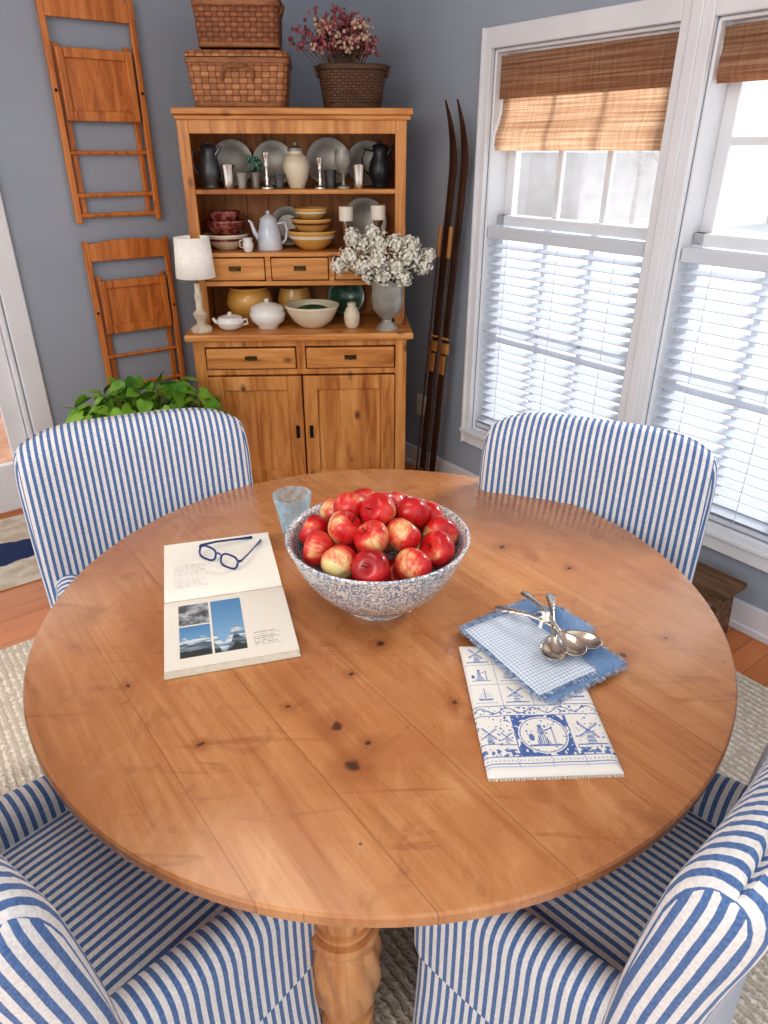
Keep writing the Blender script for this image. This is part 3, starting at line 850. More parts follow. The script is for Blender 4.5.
def tz(x,y,b=.010):
    e=min(x,y,.196-x,.295-y); return (x,y,.003+(b-.003)*(1-math.exp(-max(e,0)*250))+.0012*nz(x,y,22,3)*min(1,e*100))
g=paint_grid(.196,.295,245,368,tz,towel); paint_obj(g,'cloth',M['printed_cloth'],tw,.0025)
g=G()
for i in range(110):
    x=.002+.192*i/109; l=.002+.002*random.random(); dx=random.uniform(-.001,.001)
    g.tube([(x,.001,.003),(x+dx,-l,.001)],.0005,4)
g.obj('fringe',M['fringew'],tw)

def fringed(name,loc,rz,w,h,cf,zb,lab,thick):
    e=E(name,loc,rz); tag(e,lab,'napkin')
    def zf(x,y):
        d=min(x,y,w-x,h-y); return (x-w/2+.002*nz(y,.3,18,zb),y-h/2+.002*nz(x,.8,18,zb),thick*(.4+.6*(1-math.exp(-max(d,0)*200)))+.0045*nz(x,y,14,zb)*min(1,d*60))
    g=paint_grid(w,h,int(w/.0011),int(h/.0011),zf,cf); paint_obj(g,'cloth',M['printed_cloth'],e,thick*.4)
    g=G(); per=[]; s=.0022
    for i in range(int(w/s)):
        x=-w/2+i*s; per+= [((x,-h/2),(0,-1)),((x,h/2),(0,1))]
    for i in range(int(h/s)):
        y=-h/2+i*s; per+= [((-w/2,y),(-1,0)),((w/2,y),(1,0))]
    for (p,d) in per:
        l=.006+.004*random.random(); q=random.uniform(-.003,.003)
        g.tube([(p[0]-d[0]*.001,p[1]-d[1]*.001,thick*.4),(p[0]+d[0]*l+q*abs(d[1]),p[1]+d[1]*l+q*abs(d[0]),.0012)],.0008,4)
    g.obj('fringe',M['fringe'],e)
    return e
def denim(x,y):
    t=.5+.5*nz(x,y,300,1)+.3*nz(x,y,20,2); c=mixt((96,130,174),(142,170,204),max(0,min(1,t)))
    return c
def ging(x,y):
    a=int(x/.0032)%2; b=int(y/.0032)%2
    c=(230,234,240) if a+b==0 else ((200,212,228) if a+b==1 else (160,184,214))
    return c
nr=math.radians(33)
fringed('cloth_napkin',(.276,.992,TZ+.0105),nr,.174,.232,denim,2,'folded blue chambray napkin with frayed edges',.008)
fringed('cloth_napkin.001',(.249,.970,TZ+.020),nr-.05,.124,.200,ging,5,'small blue gingham napkin with frayed edges',.006)
fringed('cloth_napkin.002',(.316,1.038,TZ+.020),nr+.05,.090,.09,denim,8,'small chambray napkin layered on top with frayed edges',.005)

def spoon_parts(parent,L_=.165):
    g=G(); n=12; v=[];f=[]
    for i in range(n+1):
        r=i/n
        for k in range(28):
            a=2*pi*k/28; x=.034*r*math.cos(a); y=.023*r*math.sin(a)*(1+.18*math.cos(a))
            v.append((x,y,.0115*r*r+.001))
    for i in range(n):
        for k in range(28):
            k2=(k+1)%28; f.append((i*28+k,i*28+k2,(i+1)*28+k2,(i+1)*28+k))
    g.add(v,f); g.obj('spoon_bowl',M['silver'],parent,smooth=80,nrm=False,solid=.0012)
    g=G(); rings=[]
    for i in range(33):
        t=i/32; x=-.032-t*(L_-.03)
        wd=.0042+.0075*max(0,(t-.40)/.60)**1.5-.007*max(0,(t-.93)/.07)**1.5
        if t>.45: wd+=.0014*math.sin(t*60)
        zz=.0125+.012*math.sin(t*pi*.9)*(1-t*.3)-.004*t
        th=.0016+.0004*(1-t)+(.0008*abs(math.sin(t*60)) if t>.45 else 0)
        rings.append([(x,wd*math.cos(2*pi*k/10),zz+th*math.sin(2*pi*k/10)) for k in range(10)])
    g.loft(rings); g.obj('spoon_handle',M['silver'],parent,smooth=60)
sp=E('silver_spoon',(.343,.975,TZ+.028),math.radians(-35)); tag(sp,'antique silver spoon with ornate handle on napkins','spoon','spoons tied with ribbon'); spoon_parts(sp)
s2=copy_thing(sp,(.288,.950,TZ+.028),math.radians(-100))
s3=copy_thing(sp,(.316,.954,TZ+.034),math.radians(-72))
g=G()
kx,ky,kz=.288,1.012,TZ+.050
g.tube([(kx-.012,ky-.004,kz-.012),(kx-.009,ky,kz),(kx,ky+.002,kz+.003),(kx+.009,ky+.001,kz),(kx+.012,ky-.004,kz-.012)],.0035,8,flat=.5)
for (a,b,c) in [(-.016,.012,.0),(.008,.026,.004),(-.008,.034,.002)]:
    g.tube([(kx,ky,kz+.002),(kx+a*.5,ky+b*.5,kz+.006+c),(kx+a,ky+b,kz-.004)],[.0025,.004,.003],8,flat=.35)
g.ell((kx,ky,kz+.003),(.005,.005,.004))
o=g.obj('ribbon_tie',M['ribbon']); tag(o,'white cloth ribbon knotted around the spoon handles','ribbon')

# ---------------------------------------------------------------- hutch
HO=(-.365,3.05); HR=math.radians(3)
hm=Matrix.Translation((HO[0],HO[1],0))@Matrix.Rotation(HR,4,'Z')
def HW(x,y,z): return hm@Vector((x,y,z))
hu=E('pine_hutch',(HO[0],HO[1],0),HR); tag(hu,'antique pine hutch with open shelves above drawers and cupboard doors','hutch')
bw=.465
g=G(); g.box(-bw,-bw+.03,.02,.42,.0,.82); g.box(bw-.03,bw,.02,.42,.0,.82); g.box(-bw+.03,bw-.03,.40,.42,.05,.82); g.box(-bw+.03,bw-.03,.02,.40,.10,.12)
g.box(-bw,-bw+.05,.0,.02,.0,.82); g.box(bw-.05,bw,.0,.02,.0,.82); g.box(-bw+.05,bw-.05,.0,.02,.79,.82); g.box(-bw+.05,bw-.05,.0,.02,.665,.69); g.box(-bw+.05,bw-.05,.0,.02,.07,.13)
g.box(-.02,.02,0,.02,.69,.79); g.obj('base_body',M['pinez'],hu,bevel=.003,smooth=0)
g=G(); g.box(-bw-.012,bw+.012,-.014,0.0,.0,.075); g.obj('plinth',M['pine'],hu,bevel=.004,smooth=0)
g=G(); g.box(-.492,.492,-.03,.43,.82,.85); g.obj('worktop',M['pine'],hu,bevel=.008,smooth=0)
def pull(p,x,y,z):
    g=G(); g.box(-.026,.026,-.002,0,-.009,.011,mat=TR(x,y,z)); 
    g.tube([(x-.02,y-.002,z+.002),(x-.018,y-.014,z-.002),(x,y-.017,z-.004),(x+.018,y-.014,z-.002),(x+.02,y-.002,z+.002)],.0028,6)
    g.obj('handle',M['brass'],p,smooth=40)
for s in (-1,1):
    g=G(); x0,x1=(-.41,-.024) if s<0 else (.024,.41)
    g.box(x0,x1,-.012,.012,.695,.785); d=g.obj('drawer',M['pine'],hu,bevel=.006,smooth=0); pull(d,(x0+x1)/2,-.012,.742)
    x0,x1=(-.412,-.003) if s<0 else (.003,.412)
    z0,z1=.135,.66; st=.062
    g=G(); g.box(x0,x0+st,-.014,.008,z0,z1); g.box(x1-st,x1,-.014,.008,z0,z1); g.box(x0+st,x1-st,-.014,.008,z0,z0+st+.01); g.box(x0+st,x1-st,-.014,.008,z1-st,z1)
    g.box(x0+st,x1-st,-.002,.004,z0+st,z1-st)
    d=g.obj('cupboard_door',M['pinez'],hu,bevel=.005,smooth=0)
    xk=x1-.028 if s<0 else x0+.028
    g=G(); g.box(xk-.008,xk+.008,-.017,-.014,.37,.43); g.tube([(xk,-.017,.415),(xk,-.032,.415),(xk,-.034,.385)],.004,8); g.obj('latch',M['blackmetal'],d,smooth=0)
uw=.455; y0=.14; y1=.42; ux=.008
g=G()
for s in (-1,1):
    xa,xb=(-uw,-uw+.022) if s<0 else (uw-.022,uw)
    g.box(xa+ux,xb+ux,y0,y1,.85,1.66)
    fa,fb=(-uw,-uw+.045) if s<0 else (uw-.045,uw)
    g.box(fa+ux,fb+ux,y0-.018,y0,.85,1.66)
g.box(-uw+.045+ux,uw-.045+ux,y0-.018,y0,1.61,1.66)
g.obj('upper_case',M['pinez'],hu,bevel=.003,smooth=0)
g=G()
for i in range(9):
    xa=-uw+.022+i*(2*uw-.044)/9+ux; g.box(xa+.001,xa+(2*uw-.044)/9-.001,y1-.014,y1,.85,1.66)
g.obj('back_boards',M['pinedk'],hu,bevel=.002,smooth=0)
for zz in (1.408,1.162):
    g=G(); g.box(-uw+.022+ux,uw-.022+ux,y0-.012,y1-.014,zz-.018,zz); g.obj('shelf',M['pine'],hu,bevel=.003,smooth=0)
g=G(); g.box(-uw+.022+ux,uw-.022+ux,y0,y1-.014,1.030,1.046); g.box(-uw+.045+ux,uw-.045+ux,y0-.018,y0,1.026,1.046)
for x in (-.137,.137): g.box(x-.012+ux,x+.012+ux,y0-.016,y1-.014,1.046,1.144)
g.obj('drawer_rail',M['pine'],hu,bevel=.002,smooth=0)
for k in range(3):
    xa={0:-.405,1:-.122,2:.152}[k]+ux; xb={0:-.152,1:.122,2:.405}[k]+ux
    g=G(); g.box(xa,xb,y0-.022,y0+.0,1.05,1.14); d=g.obj('small_drawer',M['pine'],hu,bevel=.005,smooth=0)
    pull(d,(xa+xb)/2,y0-.022,1.098)
g=G(); g.box(-.468+ux,.478+ux,y0-.040,y1+.01,1.676,1.70); g.box(-.461+ux,.470+ux,y0-.028,y1,1.658,1.676); g.obj('cornice',M['pine'],hu,bevel=.005,smooth=0)

S1=1.408; S2=1.162; S0=.85; TOP=1.70
def item(name,x,y,z,lab,cat,rz=0,group=None):
    e=E(name,HW(x,y,z+.0005),HR+rz); tag(e,lab,cat,group); return e
def vessel(e,pname,prof,mat,seg=36,mod=None): 
    g=G(); g.lathe(prof,seg,mod=mod); return g.obj(pname,mat,e,smooth=45)
def shell(out,th=.004):
    inn=[(max(r-th,0),z) for r,z in reversed(out) if r>th*1.2]
    inn=[(r,z) for r,z in inn if z>out[0][1]+th]
    return [(0,out[0][1])]+out+inn+[(0,out[0][1]+th)]
def pitcher(e,h,r,mat,lid=True,hs=1):
    p=[(r*.62,0),(r*.7,h*.03),(r*.62,h*.08),(r*.95,h*.28),(r,h*.42),(r*.85,h*.6),(r*.6,h*.76),(r*.62,h*.86),(r*.72,h*.92)]
    vessel(e,'pitcher_body',shell(p),mat)
    g=G(); g.tube([(hs*r*.55,0,h*.82),(hs*r*1.3,0,h*.86),(hs*r*1.55,0,h*.65),(hs*r*1.35,0,h*.4),(hs*r*.9,0,h*.3)],[.004,.006,.006,.005,.004],8); g.obj('handle',mat,e)
    g=G(); g.tube([(-hs*r*.5,0,h*.7),(-hs*r*.85,0,h*.84),(-hs*r*1.15,0,h*.95)],[r*.22,r*.2,r*.12],10); g.obj('spout',mat,e)
    if lid: vessel(e,'lid',[(0,h*.90),(r*.74,h*.91),(r*.6,h*.96),(r*.15,h*.99),(r*.12,h*1.02),(r*.17,h*1.05),(0,h*1.08)],mat)
def plate(e,r,mat):
    g=G(); m=TR(0,.02,r)@rotM('X',78)
    g.lathe([(0,0),(r*.55,0),(r*.62,.004),(r*.7,.010),(r,.016),(r,.019),(r*.69,.014),(r*.6,.007),(0,.004)],44,mat=m); g.obj('plate_body',mat,e,smooth=40)
def cup(e,h,r,mat):
    vessel(e,'cup_body',shell([(r*.7,0),(r*.75,h*.05),(r*.8,h*.4),(r*.9,h*.8),(r,h)],.002),mat)
def candlestick(e,h,r,mat,candle=False):
    vessel(e,'stick',[(0,0),(r,0),(r*.95,h*.05),(r*.4,h*.10),(r*.22,h*.2),(r*.36,h*.3),(r*.2,h*.38),(r*.24,h*.6),(r*.36,h*.68),(r*.24,h*.76),(r*.5,h*.9),(r*.55,h),(0,h)],mat)
    if candle: vessel(e,'candle',[(0,h),(r*.8,h),(r*.8,h+.055),(r*.7,h+.058),(0,h+.056)],M['candle'])
def goblet(e,h,r,mat):
    vessel(e,'goblet_body',[(0,0),(r*.8,0),(r*.75,h*.04),(r*.2,h*.1),(r*.16,h*.35),(r*.5,h*.45),(r*.95,h*.65),(r,h*.85),(r*.9,h),(r*.85,h),(r*.9,h*.8),(r*.8,h*.62),(0,h*.5)],mat)
def bowlo(e,r,h,mat,th=.005,band=None):
    vessel(e,'bowl_body',shell([(r*.45,0),(r*.5,h*.06),(r*.75,h*.3),(r*.93,h*.7),(r*.98,h*.88),(r*1.02,h*.9),(r*1.02,h)],th),mat)
    if band: vessel(e,'painted_band',[(r*.90,h*.60),(r*.925,h*.60),(r*.955,h*.76),(r*.93,h*.76)],band)

for (x,r) in [(-.275,.092),(-.098,.090),(.140,.096),(.310,.090)]:
    e=item('pewter_plate',x,.350,S1,'round pewter plate standing against the hutch back','plate',group='pewter plates on the top shelf'); plate(e,r,M['pewter'])
e=item('pewter_pitcher',-.350,.22,S1,'dark pewter lidded pitcher on the top shelf','pitcher'); pitcher(e,.168,.046,M['pewterdk'],hs=-1)
e=item('silver_cup',-.272,.18,S1,'small pewter beaker cup on the top shelf','cup',group='pewter cups'); cup(e,.090,.029,M['silver'])
e=item('silver_cup',-.218,.19,S1,'short pewter cup on the top shelf','cup',group='pewter cups'); cup(e,.060,.024,M['pewter'])
e=item('small_houseplant',-.168,.25,S1,'small green plant in a pewter cup','plant')
cup(e,.06,.025,M['pewter'])
g=G()
for k in range(60):
    a=random.random()*6.28; r=.032*random.random(); g.ell((r*math.cos(a),r*math.sin(a),.065+.055*random.random()),(.006,.006,.009),seg=6,rings=4)
g.obj('foliage',M['greenware'],e)
e=item('candlestick',-.112,.175,S1,'silver candlestick on the top shelf','candlestick'); candlestick(e,.135,.028,M['silver'])
e=item('pewter_mug',-.062,.19,S1,'small dark pewter mug on the top shelf','mug'); cup(e,.055,.024,M['pewterdk'])
g=G(); g.tube([(-.022,0,.045),(-.040,0,.042),(-.040,0,.018),(-.020,0,.012)],.003,6); g.obj('handle',M['pewterdk'],e)
e=item('ginger_jar',.008,.23,S1,'tan stoneware jar with lid','jar'); vessel(e,'jar_body',[(0,0),(.032,0),(.036,.01),(.052,.05),(.057,.085),(.047,.118),(.031,.13),(.031,.14),(0,.14)],M['cream']); vessel(e,'lid',[(0,.14),(.034,.14),(.034,.15),(.02,.158),(.008,.162),(.01,.172),(0,.176)],M['pewter'])
e=item('candlestick',.108,.175,S1,'short pewter candlestick on the top shelf','candlestick'); candlestick(e,.115,.026,M['silver'])
e=item('pewter_mug',.150,.235,S1,'short pewter mug behind the candlestick','mug'); cup(e,.070,.028,M['pewterdk'])
g=G(); g.tube([(.025,0,.058),(.045,0,.052),(.045,0,.022),(.023,0,.016)],.003,6); g.obj('handle',M['pewterdk'],e)
e=item('goblet',.205,.20,S1,'pewter goblet on the top shelf','goblet'); goblet(e,.145,.036,M['pewter'])
e=item('silver_cup',.270,.185,S1,'small pewter beaker cup on the top shelf','cup',group='pewter cups'); cup(e,.090,.029,M['silver'])
e=item('dark_pitcher',.362,.235,S1,'black glazed pitcher on the top shelf','pitcher'); pitcher(e,.170,.050,M['blackpaint'],hs=-1)
e=item('pewter_plate',-.05,.35,S2,'pewter plate standing behind the coffee pot','plate'); plate(e,.082,M['pewter'])
e=item('mixing_bowl',-.315,.255,S2,'tan and cream striped yellowware bowl','bowl'); bowlo(e,.095,.065,M['cream'],band=M['redware'])
e=item('brown_bowl',-.315,.255,S2+.050,'dark red transferware bowl nested on another bowl','bowl'); bowlo(e,.086,.070,M['redware'])
e=item('brown_bowl',-.315,.255,S2+.095,'small dark red bowl at the top of the stack','bowl'); bowlo(e,.070,.062,M['redware'])
e=item('creamer',-.212,.165,S2,'tiny white ironstone creamer on the shelf','creamer'); vessel(e,'creamer_body',shell([(.016,0),(.022,.015),(.024,.03),(.018,.045),(.021,.055)],.003),M['ironstone'])
g=G(); g.tube([(-.018,0,.048),(-.034,0,.045),(-.034,0,.02),(-.022,0,.015)],.0025,6); g.obj('handle',M['ironstone'],e)
e=item('enamel_coffee_pot',-.125,.235,S2,'pale blue and white enamel coffee pot','coffee pot')
vessel(e,'pot_body',[(0,0),(.054,0),(.056,.006),(.050,.06),(.038,.11),(.036,.118),(0,.12)],M['enamel'])
vessel(e,'lid',[(0,.118),(.038,.118),(.035,.128),(.015,.142),(.006,.146),(.010,.156),(0,.162)],M['enamel'])
g=G(); g.tube([(.036,0,.105),(.07,0,.112),(.08,0,.08),(.07,0,.04),(.048,0,.022)],.0055,8); g.obj('handle',M['enamel'],e)
g=G(); g.tube([(-.042,0,.04),(-.062,0,.07),(-.075,0,.11),(-.085,0,.12)],[.014,.010,.007,.006],10); g.obj('spout',M['enamel'],e)
e=item('yellow_ware_bowl',.062,.245,S2,'yellow ware mixing bowl with white bands','bowl',group='stacked yellow bowls'); bowlo(e,.106,.078,M['yellow'],band=M['cream'])
e=item('yellow_ware_bowl',.062,.245,S2+.068,'medium yellow ware bowl nested in larger bowl','bowl',group='stacked yellow bowls'); bowlo(e,.090,.058,M['yellow'],band=M['brown'])
e=item('yellow_ware_bowl',.062,.245,S2+.116,'small yellow ware bowl nested on top','bowl',group='stacked yellow bowls'); bowlo(e,.074,.052,M['yellow'],band=M['cream'])
e=item('candle_holder',.212,.19,S2,'silver candle holder with cream candle','candle holder'); candlestick(e,.120,.038,M['silver'],True)
e=item('candle_holder',.350,.18,S2,'silver candle holder with cream candle','candle holder'); candlestick(e,.125,.040,M['silver'],True)
e=item('pewter_plate',.295,.35,S2,'round pewter plate standing on the second shelf','plate'); plate(e,.100,M['pewter'])
e=item('yellow_ware_crock',-.24,.28,S0,'wide yellow ware crock on the worktop','crock'); vessel(e,'crock_body',shell([(.055,0),(.06,.008),(.095,.04),(.108,.08),(.098,.12),(.088,.135),(.094,.150)],.006),M['yellow'])
e=item('yellow_ware_crock',-.035,.31,S0,'small round yellow ware crock','crock'); vessel(e,'crock_body',shell([(.045,0),(.05,.008),(.075,.04),(.08,.08),(.07,.12),(.065,.14)],.006),M['yellow'])
e=item('covered_dish',-.145,.115,S0,'white ironstone sugar bowl with lid','covered dish'); vessel(e,'dish_body',[(0,0),(.045,0),(.048,.01),(.073,.03),(.080,.06),(.070,.08),(0,.08)],M['ironstone']); vessel(e,'lid',[(0,.08),(.074,.08),(.068,.092),(.03,.106),(.008,.11),(.012,.122),(0,.128)],M['ironstone'])
e=item('teapot',-.305,.075,S0,'small white ironstone teapot','teapot'); vessel(e,'pot_body',[(0,0),(.03,0),(.052,.015),(.060,.035),(.050,.055),(.02,.064),(.008,.066),(.010,.074),(0,.078)],M['ironstone'])
g=G(); g.tube([(.05,0,.04),(.072,0,.045),(.075,0,.025),(.052,0,.02)],.005,8); g.obj('handle',M['ironstone'],e)
g=G(); g.tube([(-.045,0,.025),(-.065,0,.035),(-.075,0,.05)],[.010,.008,.006],8); g.obj('spout',M['ironstone'],e)
e=item('serving_bowl',.052,.125,S0,'wide cream ironstone serving bowl','bowl'); bowlo(e,.118,.096,M['cream'],.006)
e=item('moss_ball',.052,.125,S0+.050,'green moss filling the cream bowl','moss')
g=G(); g.ell((0,0,.016),(.080,.080,.026),seg=20); g.obj('moss_mound',M['greenware'],e)
e=item('green_plate',.205,.35,S0,'dark green glazed plate leaning at hutch back','plate'); plate(e,.085,M['greenware'])
e=item('small_jug',.228,.10,S0,'small tan stoneware jug','jug'); vessel(e,'jug_body',[(0,0),(.026,0),(.034,.02),(.036,.055),(.026,.082),(.018,.09),(.020,.105),(.014,.105),(0,.09)],M['cream'])
e=item('table_lamp',-.427,.055,S0,'small table lamp with white drum shade and turned base','lamp')
vessel(e,'base',[(0,0),(.046,0),(.046,.014),(.034,.022),(.02,.03),(.018,.045),(.028,.06),(.03,.075),(.016,.09),(.014,.12),(.018,.15),(.012,.165),(.012,.20),(0,.20)],M['lampbody'])
g=G(); g.tube([(0,0,.19),(0,0,.36)],.004,8)
for k in range(3):
    a=k*2.094; g.tube([(0,0,.36),(.066*math.cos(a),.066*math.sin(a),.372)],.0015,5)
g.obj('lamp_pole',M['brass'],e)
g=G(); g.lathe([(.082,.225),(.072,.384)],48); g.f.pop();g.f.pop();g.mi.pop();g.mi.pop(); g.obj('lamp_shade',M['linen'],e,solid=.002,smooth=60)
e=item('silver_urn',.382,.055,S0,'engraved silver urn vase holding white flowers','vase')
vessel(e,'urn_body',shell([(.050,0),(.050,.008),(.024,.03),(.020,.042),(.036,.055),(.062,.085),(.070,.13),(.066,.17),(.070,.20),(.074,.206)],.003),M['pewter'])
e=item('hydrangea_bouquet',.382,.055,S0+.10,'full bouquet of dried white hydrangeas in silver urn','flowers')
heads=[(-.185,.0,.175,.032),(-.145,-.02,.215,.036),(-.09,-.04,.175,.041),(-.03,-.05,.205,.043),(.045,-.05,.175,.041),(.10,-.03,.21,.040),(.165,.0,.175,.033),(-.09,.01,.260,.036),(-.13,.0,.288,.027),(-.02,.01,.265,.039),(.05,.0,.260,.036),(.115,.0,.255,.030),(.0,-.03,.135,.034),(.08,-.04,.130,.029),(-.06,.02,.13,.028),(.185,.0,.215,.024),(-.05,.0,.305,.022)]
heads=[(x-.015,y-.02,z-.005,r) for x,y,z,r in heads]
g=G()
for (x,y,z,r) in heads: g.tube([(0,0,.0),(x*.12,y*.3,.08),(x,y,z)],.003,6)
g.obj('stems',M['hydstem'],e)
for (x,y,z,r) in heads:
    g=G(); g.ell((x,y,z),r*.6,seg=10,mi=1)
    for k in range(115):
        d=Vector((random.gauss(0,1),random.gauss(0,1),random.gauss(0,1))).normalized()
        c=Vector((x,y,z))+d*r*(.62+.70*random.random())
        q=d.to_track_quat('Z','Y').to_matrix().to_4x4(); mm=Matrix.Translation(c)@q@Matrix.Rotation(random.random()*3,4,'Z')@Matrix.Rotation(random.uniform(-.4,.4),4,'X')
        s=.0082
        for w_ in range(4):
            a=w_*pi/2; ca,sa=math.cos(a),math.sin(a)
            P=[(0,0,0),(s*.6,-s*.5,.002),(s*1.1,0,.004),(s*.6,s*.5,.002)]
            g.add([(px*ca-py*sa,px*sa+py*ca,pz_) for px,py,pz_ in P],[(0,1,2,3)],mat=mm)
    g.obj('flower_head',[M['hyd'],M['hydcore']],e,nrm=False,smooth=0)

def basket(e,hx,hy,h,mat,r=.03,rows=11,taper=.9,lid=False,handle='side',cols=20):
    g=G(); rings=[];us=[]
    for k in range(rows+1):
        t=k/rows; s=taper+(1-taper)*t
        P,_=rr(hx*s,hy*s,r,cols,max(6,int(cols*hy/hx)),5)
        acc=[0]
        for i in range(1,len(P)): acc.append(acc[-1]+math.dist(P[i],P[i-1])/s)
        bl=1+.012*math.sin(pi*t)
        rings.append([(x*bl,y*bl,h*t) for x,y in P]); us.append(acc)
    g.loft(rings,us); g.obj('woven_body',mat,e,smooth=50)
    def band(z,th,hh,s=1.0):
        g=G(); P,_=rr(hx*s+th,hy*s+th,r,14,10,5)
        g.loft([[(x,y,zz) for x,y in P] for zz in (z-hh,z+hh)]); return g
    plain=M['splint'] if mat!=M['wick3'] else M['splintdk']
    band(h-.008,.004,.010).obj('rim',plain,e,bevel=.003,smooth=30)
    band(.010,.003,.008,taper).obj('base_band',plain,e,bevel=.003,smooth=30)
    if lid:
        g=G(); rings=[];us=[]
        for (zz,s) in ((h+.004,1.0),(h+.018,1.0),(h+.026,.93),(h+.030,.5)):
            P,_=rr(hx*s+.003,hy*s+.003,r*s,cols,10,4)
            rings.append([(x,y,zz) for x,y in P]); us.append([x for x,y in P])
        g.loft(rings,us); g.obj('lid',mat,e,smooth=40)
    if handle=='side':
        g=G()
        g.tube([(-.06,-hy-.002,h*.55),(-.058,-hy-.016,h*.72),(-.03,-hy-.020,h*.82),(.03,-hy-.020,h*.82),(.058,-hy-.016,h*.72),(.06,-hy-.002,h*.55)],.006,8)
        g.obj('handle',plain,e)
    elif handle=='ends':
        for s in (-1,1):
            g=G()
            g.tube([(s*hx,-.04,h*.75),(s*(hx+.012),-.03,h*.98),(s*(hx+.012),.03,h*.98),(s*hx,.04,h*.75)],.005,8)
            g.obj('handle',plain,e)
M['splint']=noisy('splint_band',(136,88,56),(168,116,78),20,(1,1,4),rough=.6)
M['splintdk']=noisy('dark_splint_band',(70,48,34),(96,68,50),20,(1,1,4),rough=.6)
e=item('picnic_basket',-.195,.265,TOP+.001,'large honey brown woven splint picnic basket with lid','basket'); basket(e,.195,.13,.165,M['wick2'],lid=True)
e=item('woven_basket',-.185,.265,TOP+.201,'reddish brown woven rectangular basket stacked on picnic basket','basket'); basket(e,.160,.115,.15,M['wick1'],taper=.95,lid=True,handle='ends')
e=item('oval_basket',.250,.265,TOP+.001,'dark brown open basket holding dried flowers','basket'); basket(e,.138,.105,.15,M['wick3'],r=.08,taper=.84,handle='ends')
e=item('dried_flowers',.230,.255,TOP+.10,'spiky dried flowers in dusty mauve and cream','dried flowers')
gs=G();gb=G()
for k in range(110):
    a=random.random()*6.28; q_=random.random()**.6*.15; x=q_*math.cos(a)-.02; y=q_*.6*math.sin(a); z=.075+.13*random.random()*(1-q_*2.3)+.02
    if random.random()<.25: x-=.05; z+=.02
    gs.tube([(x*.35,y*.4,.0),(x*.7,y*.8,z*.6),(x,y,z)],.0013,4)
    mi=0 if random.random()<.6 else 1
    for j in range(8):
        gb.ell((x+random.gauss(0,.012),y+random.gauss(0,.010),z+random.gauss(0,.013)),.0045+.004*random.random(),mi=mi,seg=6,rings=4)
gs.obj('stems',M['stoolwood'],e); gb.obj('blossoms',[M['dryred'],M['drycream']],e)

# ---------------------------------------------------------------- wall-hung folding chairs
def fold_chair(x,z,lab,h,w):
    p=RW(x,-.004,z); e=E('folding_chair',p,A37); tag(e,lab,'folding chair','wooden folding chairs hung on wall')
    hw=w/2
    for s in (-1,1):
        g=G(); g.box(s*hw-.013,s*hw+.013,-.040,-.018,0,h); g.obj('side_rail',M['foldwood'],e,bevel=.005,smooth=0)
        g=G(); g.box(s*(hw-.034)-.011,s*(hw-.034)+.011,-.020,-.002,.03,h*.80); g.obj('leg',M['foldwood'],e,bevel=.004,smooth=0)
    g=G(); n=12
    pts=[(-hw+.012,h-.085),(hw-.012,h-.085)]+[(hw-.012-(2*hw-.024)*i/n, h-.012+.014*math.sin(pi*i/n)) for i in range(n+1)]
    g.prism(pts,0,.018,mat=Matrix(((1,0,0,0),(0,0,1,-.040),(0,1,0,0),(0,0,0,1)))); g.obj('crest_rail',M['foldwood'],e,bevel=.003,smooth=0)
    g=G(); a=hw-.024; z0=h*.47; z1=h*.78
    g.box(-a+.02,a-.02,-.034,-.026,z0+.026,z1-.022)
    g.box(-a,-a+.030,-.046,-.022,z0,z1); g.box(a-.030,a,-.046,-.022,z0,z1); g.box(-a+.030,a-.030,-.046,-.026,z0,z0+.038); g.box(-a+.030,a-.030,-.046,-.026,z1-.036,z1)
    g.obj('seat',M['foldwood'],e,bevel=.004,smooth=0)
    for zz,rad in ((.03,.009),(.11,.009),(h*.33,.008)):
        g=G(); g.tube([(-hw+.01,-.029,zz),(hw-.01,-.029,zz)],rad,8); g.obj('rung',M['foldwood'],e)
    for s in (-1,1):
        g=G(); g.ell((s*hw,-.042,h*.6),(.006,.003,.006)); g.obj('bolt',M['blackmetal'],e)
fold_chair(-1.197,1.268,'folded honey wood folding chair hung above another',.83,.352)
fold_chair(-1.187,.425,'folded honey wood folding chair hung below another',.77,.362)

# ---------------------------------------------------------------- skis and poles
def between(o,a,b,nrm):
    a=Vector(a);b=Vector(b); Z=(b-a).normalized(); Y=Vector(nrm); Y=(Y-Z*Y.dot(Z)).normalized(); X=Y.cross(Z)
    m=Matrix((X,Y,Z)).transposed().to_4x4(); m.translation=a; o.matrix_world=m
nrm=-(RW(1,0)-RW(0,0))
Ls=1.73
def ski(a,b,lab,tip=1):
    e=E('wooden_ski',(0,0,0)); tag(e,lab,'ski','pair of antique wooden skis')
    g=G(); rings=[]
    for i in range(41):
        t=i/40; z=Ls*t; wd=.021-.004*math.sin(pi*t); th=.005+.005*math.sin(pi*t)
        y=0
        if t>.84: k=(t-.84)/.16; y=.080*k*k; wd=.022*(1-.88*k**2.2); th=.005
        rings.append([(-wd,y,z),(wd,y,z),(wd,y+th,z),(wd*.3,y+th*1.3,z),(-wd*.3,y+th*1.3,z),(-wd,y+th,z)])
    g.loft(rings); g.obj('ski_board',M['skiwood'],e,smooth=30)
    g=G(); g.box(-.026,.026,.0,.020,.70,.75); g.tube([(-.024,.01,.77),(-.022,.03,.775),(0,.042,.78),(.022,.03,.775),(.024,.01,.77)],.005,8); g.box(-.018,.018,.010,.018,.60,.69)
    g.obj('binding',M['leather'],e,bevel=.002,smooth=0)
    between(e,a,b,nrm); return e
ski(RW(-.12,-.890,.002),RW(-.035,-.975,1.75),'dark antique wooden ski leaning against the wall')
ski(RW(-.12,-.965,.002),RW(-.035,-1.045,1.74),'dark antique wooden ski leaning against the wall')
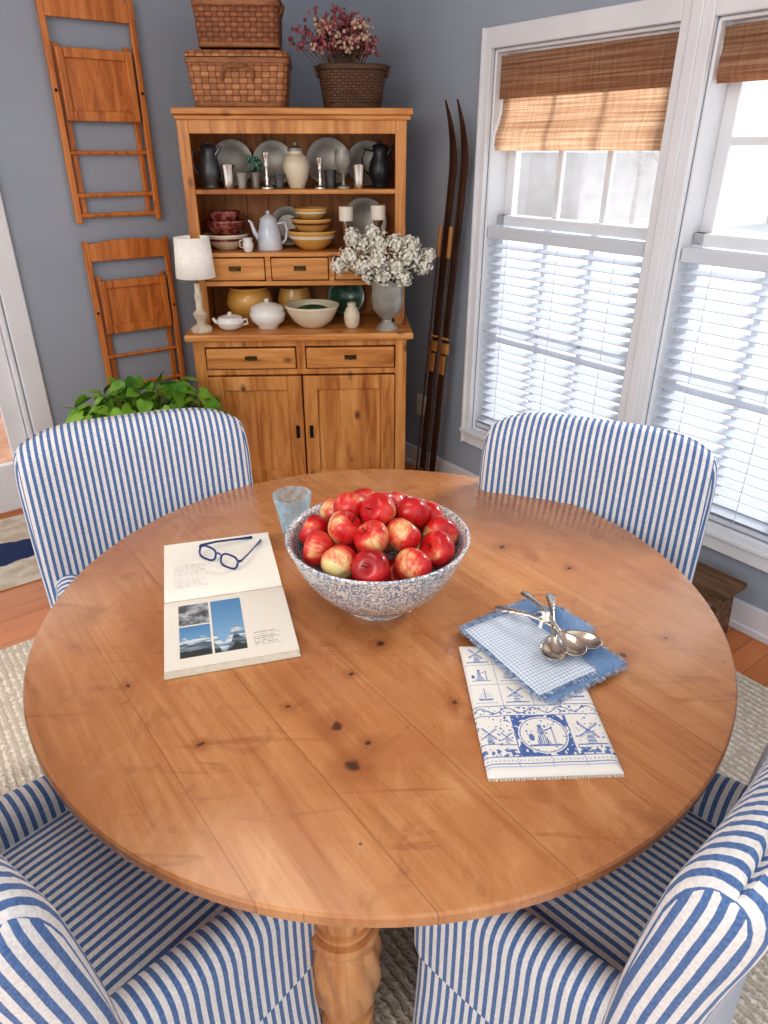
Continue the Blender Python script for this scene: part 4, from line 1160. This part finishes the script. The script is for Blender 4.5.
def pole(a,b):
    e=E('ski_pole',(0,0,0)); tag(e,'bamboo ski pole with basket leaning beside skis','ski pole','antique ski poles')
    g=G(); g.tube([(0,0,0),(0,0,1.25)],[.004,.007],10); g.obj('shaft',M['skiwood'],e)
    g=G(); g.tube([(.034*math.cos(k*.524),.034*math.sin(k*.524),.1) for k in range(12)],.003,6,closed=True); g.tube([(-.034,0,.1),(.034,0,.1)],.002,5); g.tube([(0,-.034,.1),(0,.034,.1)],.002,5); g.obj('pole_basket',M['leather'],e)
    g=G(); g.tube([(0,0,1.13),(0,0,1.26)],.009,10); g.obj('grip',M['leather'],e)
    between(e,a,b,nrm)
pole(RW(-.195,-.925,.002),RW(-.095,-.945,1.24)); pole(RW(-.195,-1.005,.002),RW(-.095,-1.012,1.24))

# ---------------------------------------------------------------- stool
e=E('step_stool',RW(-.120,-2.445,0),A37+pi/2); tag(e,'small rustic worn brown wooden footstool by the wall','stool')
g=G(); g.box(-.125,.125,-.070,.070,.195,.218); g.obj('seat',M['stoolwood'],e,bevel=.006,smooth=0)
for s in (-1,1):
    g=G(); g.box(-.010,.010,-.060,.060,0,.200,mat=TR(s*.096,0,0)@rotM('Y',-s*4)); g.obj('leg',M['stoolwood'],e,bevel=.004,smooth=0)
for s in (-1,1):
    g=G(); g.box(-.088,.088,s*.042-.007,s*.042+.007,.15,.195); g.obj('stretcher',M['stoolwood'],e,bevel=.003,smooth=0)

# ---------------------------------------------------------------- pothos
e=E('potted_pothos',(-1.00,2.85,0)); tag(e,'leafy green pothos plant spilling from woven pot','plant')
g=G(); g.lathe([(0,0),(.11,0),(.12,.01),(.145,.24),(.15,.40),(.14,.40),(.13,.36),(0,.36)],40,mod=lambda a,z:1+.012*math.sin(24*a+z*90)); g.obj('pot',M['wick2'],e)
gl_=G();gst=G()
for k in range(270):
    a=random.random()*6.28; r=.05+.27*math.sqrt(random.random())
    x=r*math.cos(a); y=r*.5*math.sin(a); z=.50+.14*random.random()+.07*(1-(r/.33)**2)-(.16*random.random() if r>.2 else 0)
    if y>.1: y=.1
    s=.040+.024*random.random()
    d=Vector((x*1.4,y*1.4-.05,.25-.5*random.random())).normalized()
    q=d.to_track_quat('X','Z').to_matrix().to_4x4()
    mm=TR(x,y,z)@q@Matrix.Rotation(random.uniform(-.7,.7),4,'X')@Matrix.Rotation(random.uniform(.1,.7),4,'Y')
    P=[(-.1,0,0),(-.28,.40,.05),(0,.66,.1),(.4,.58,.08),(.85,.26,-.02),(1.15,0,-.12),(.85,-.26,-.02),(.4,-.58,.08),(0,-.66,.1),(-.28,-.40,.05),(.4,0,-.03)]
    gl_.add([(px*s,py*s,pp*s) for px,py,pp in P],[(0,1,2,10),(2,3,10),(3,4,5,10),(5,6,7,10),(7,8,10),(8,9,0,10)],mat=mm)
    if k%2==0: gst.tube([(x*.2,y*.2,.36),(x*.6,y*.6,z*.9),(x,y,z)],.0025,5)
gl_.obj('leaves',M['leaf'],e,nrm=False,smooth=60); gst.obj('stems',M['leafstem'],e)
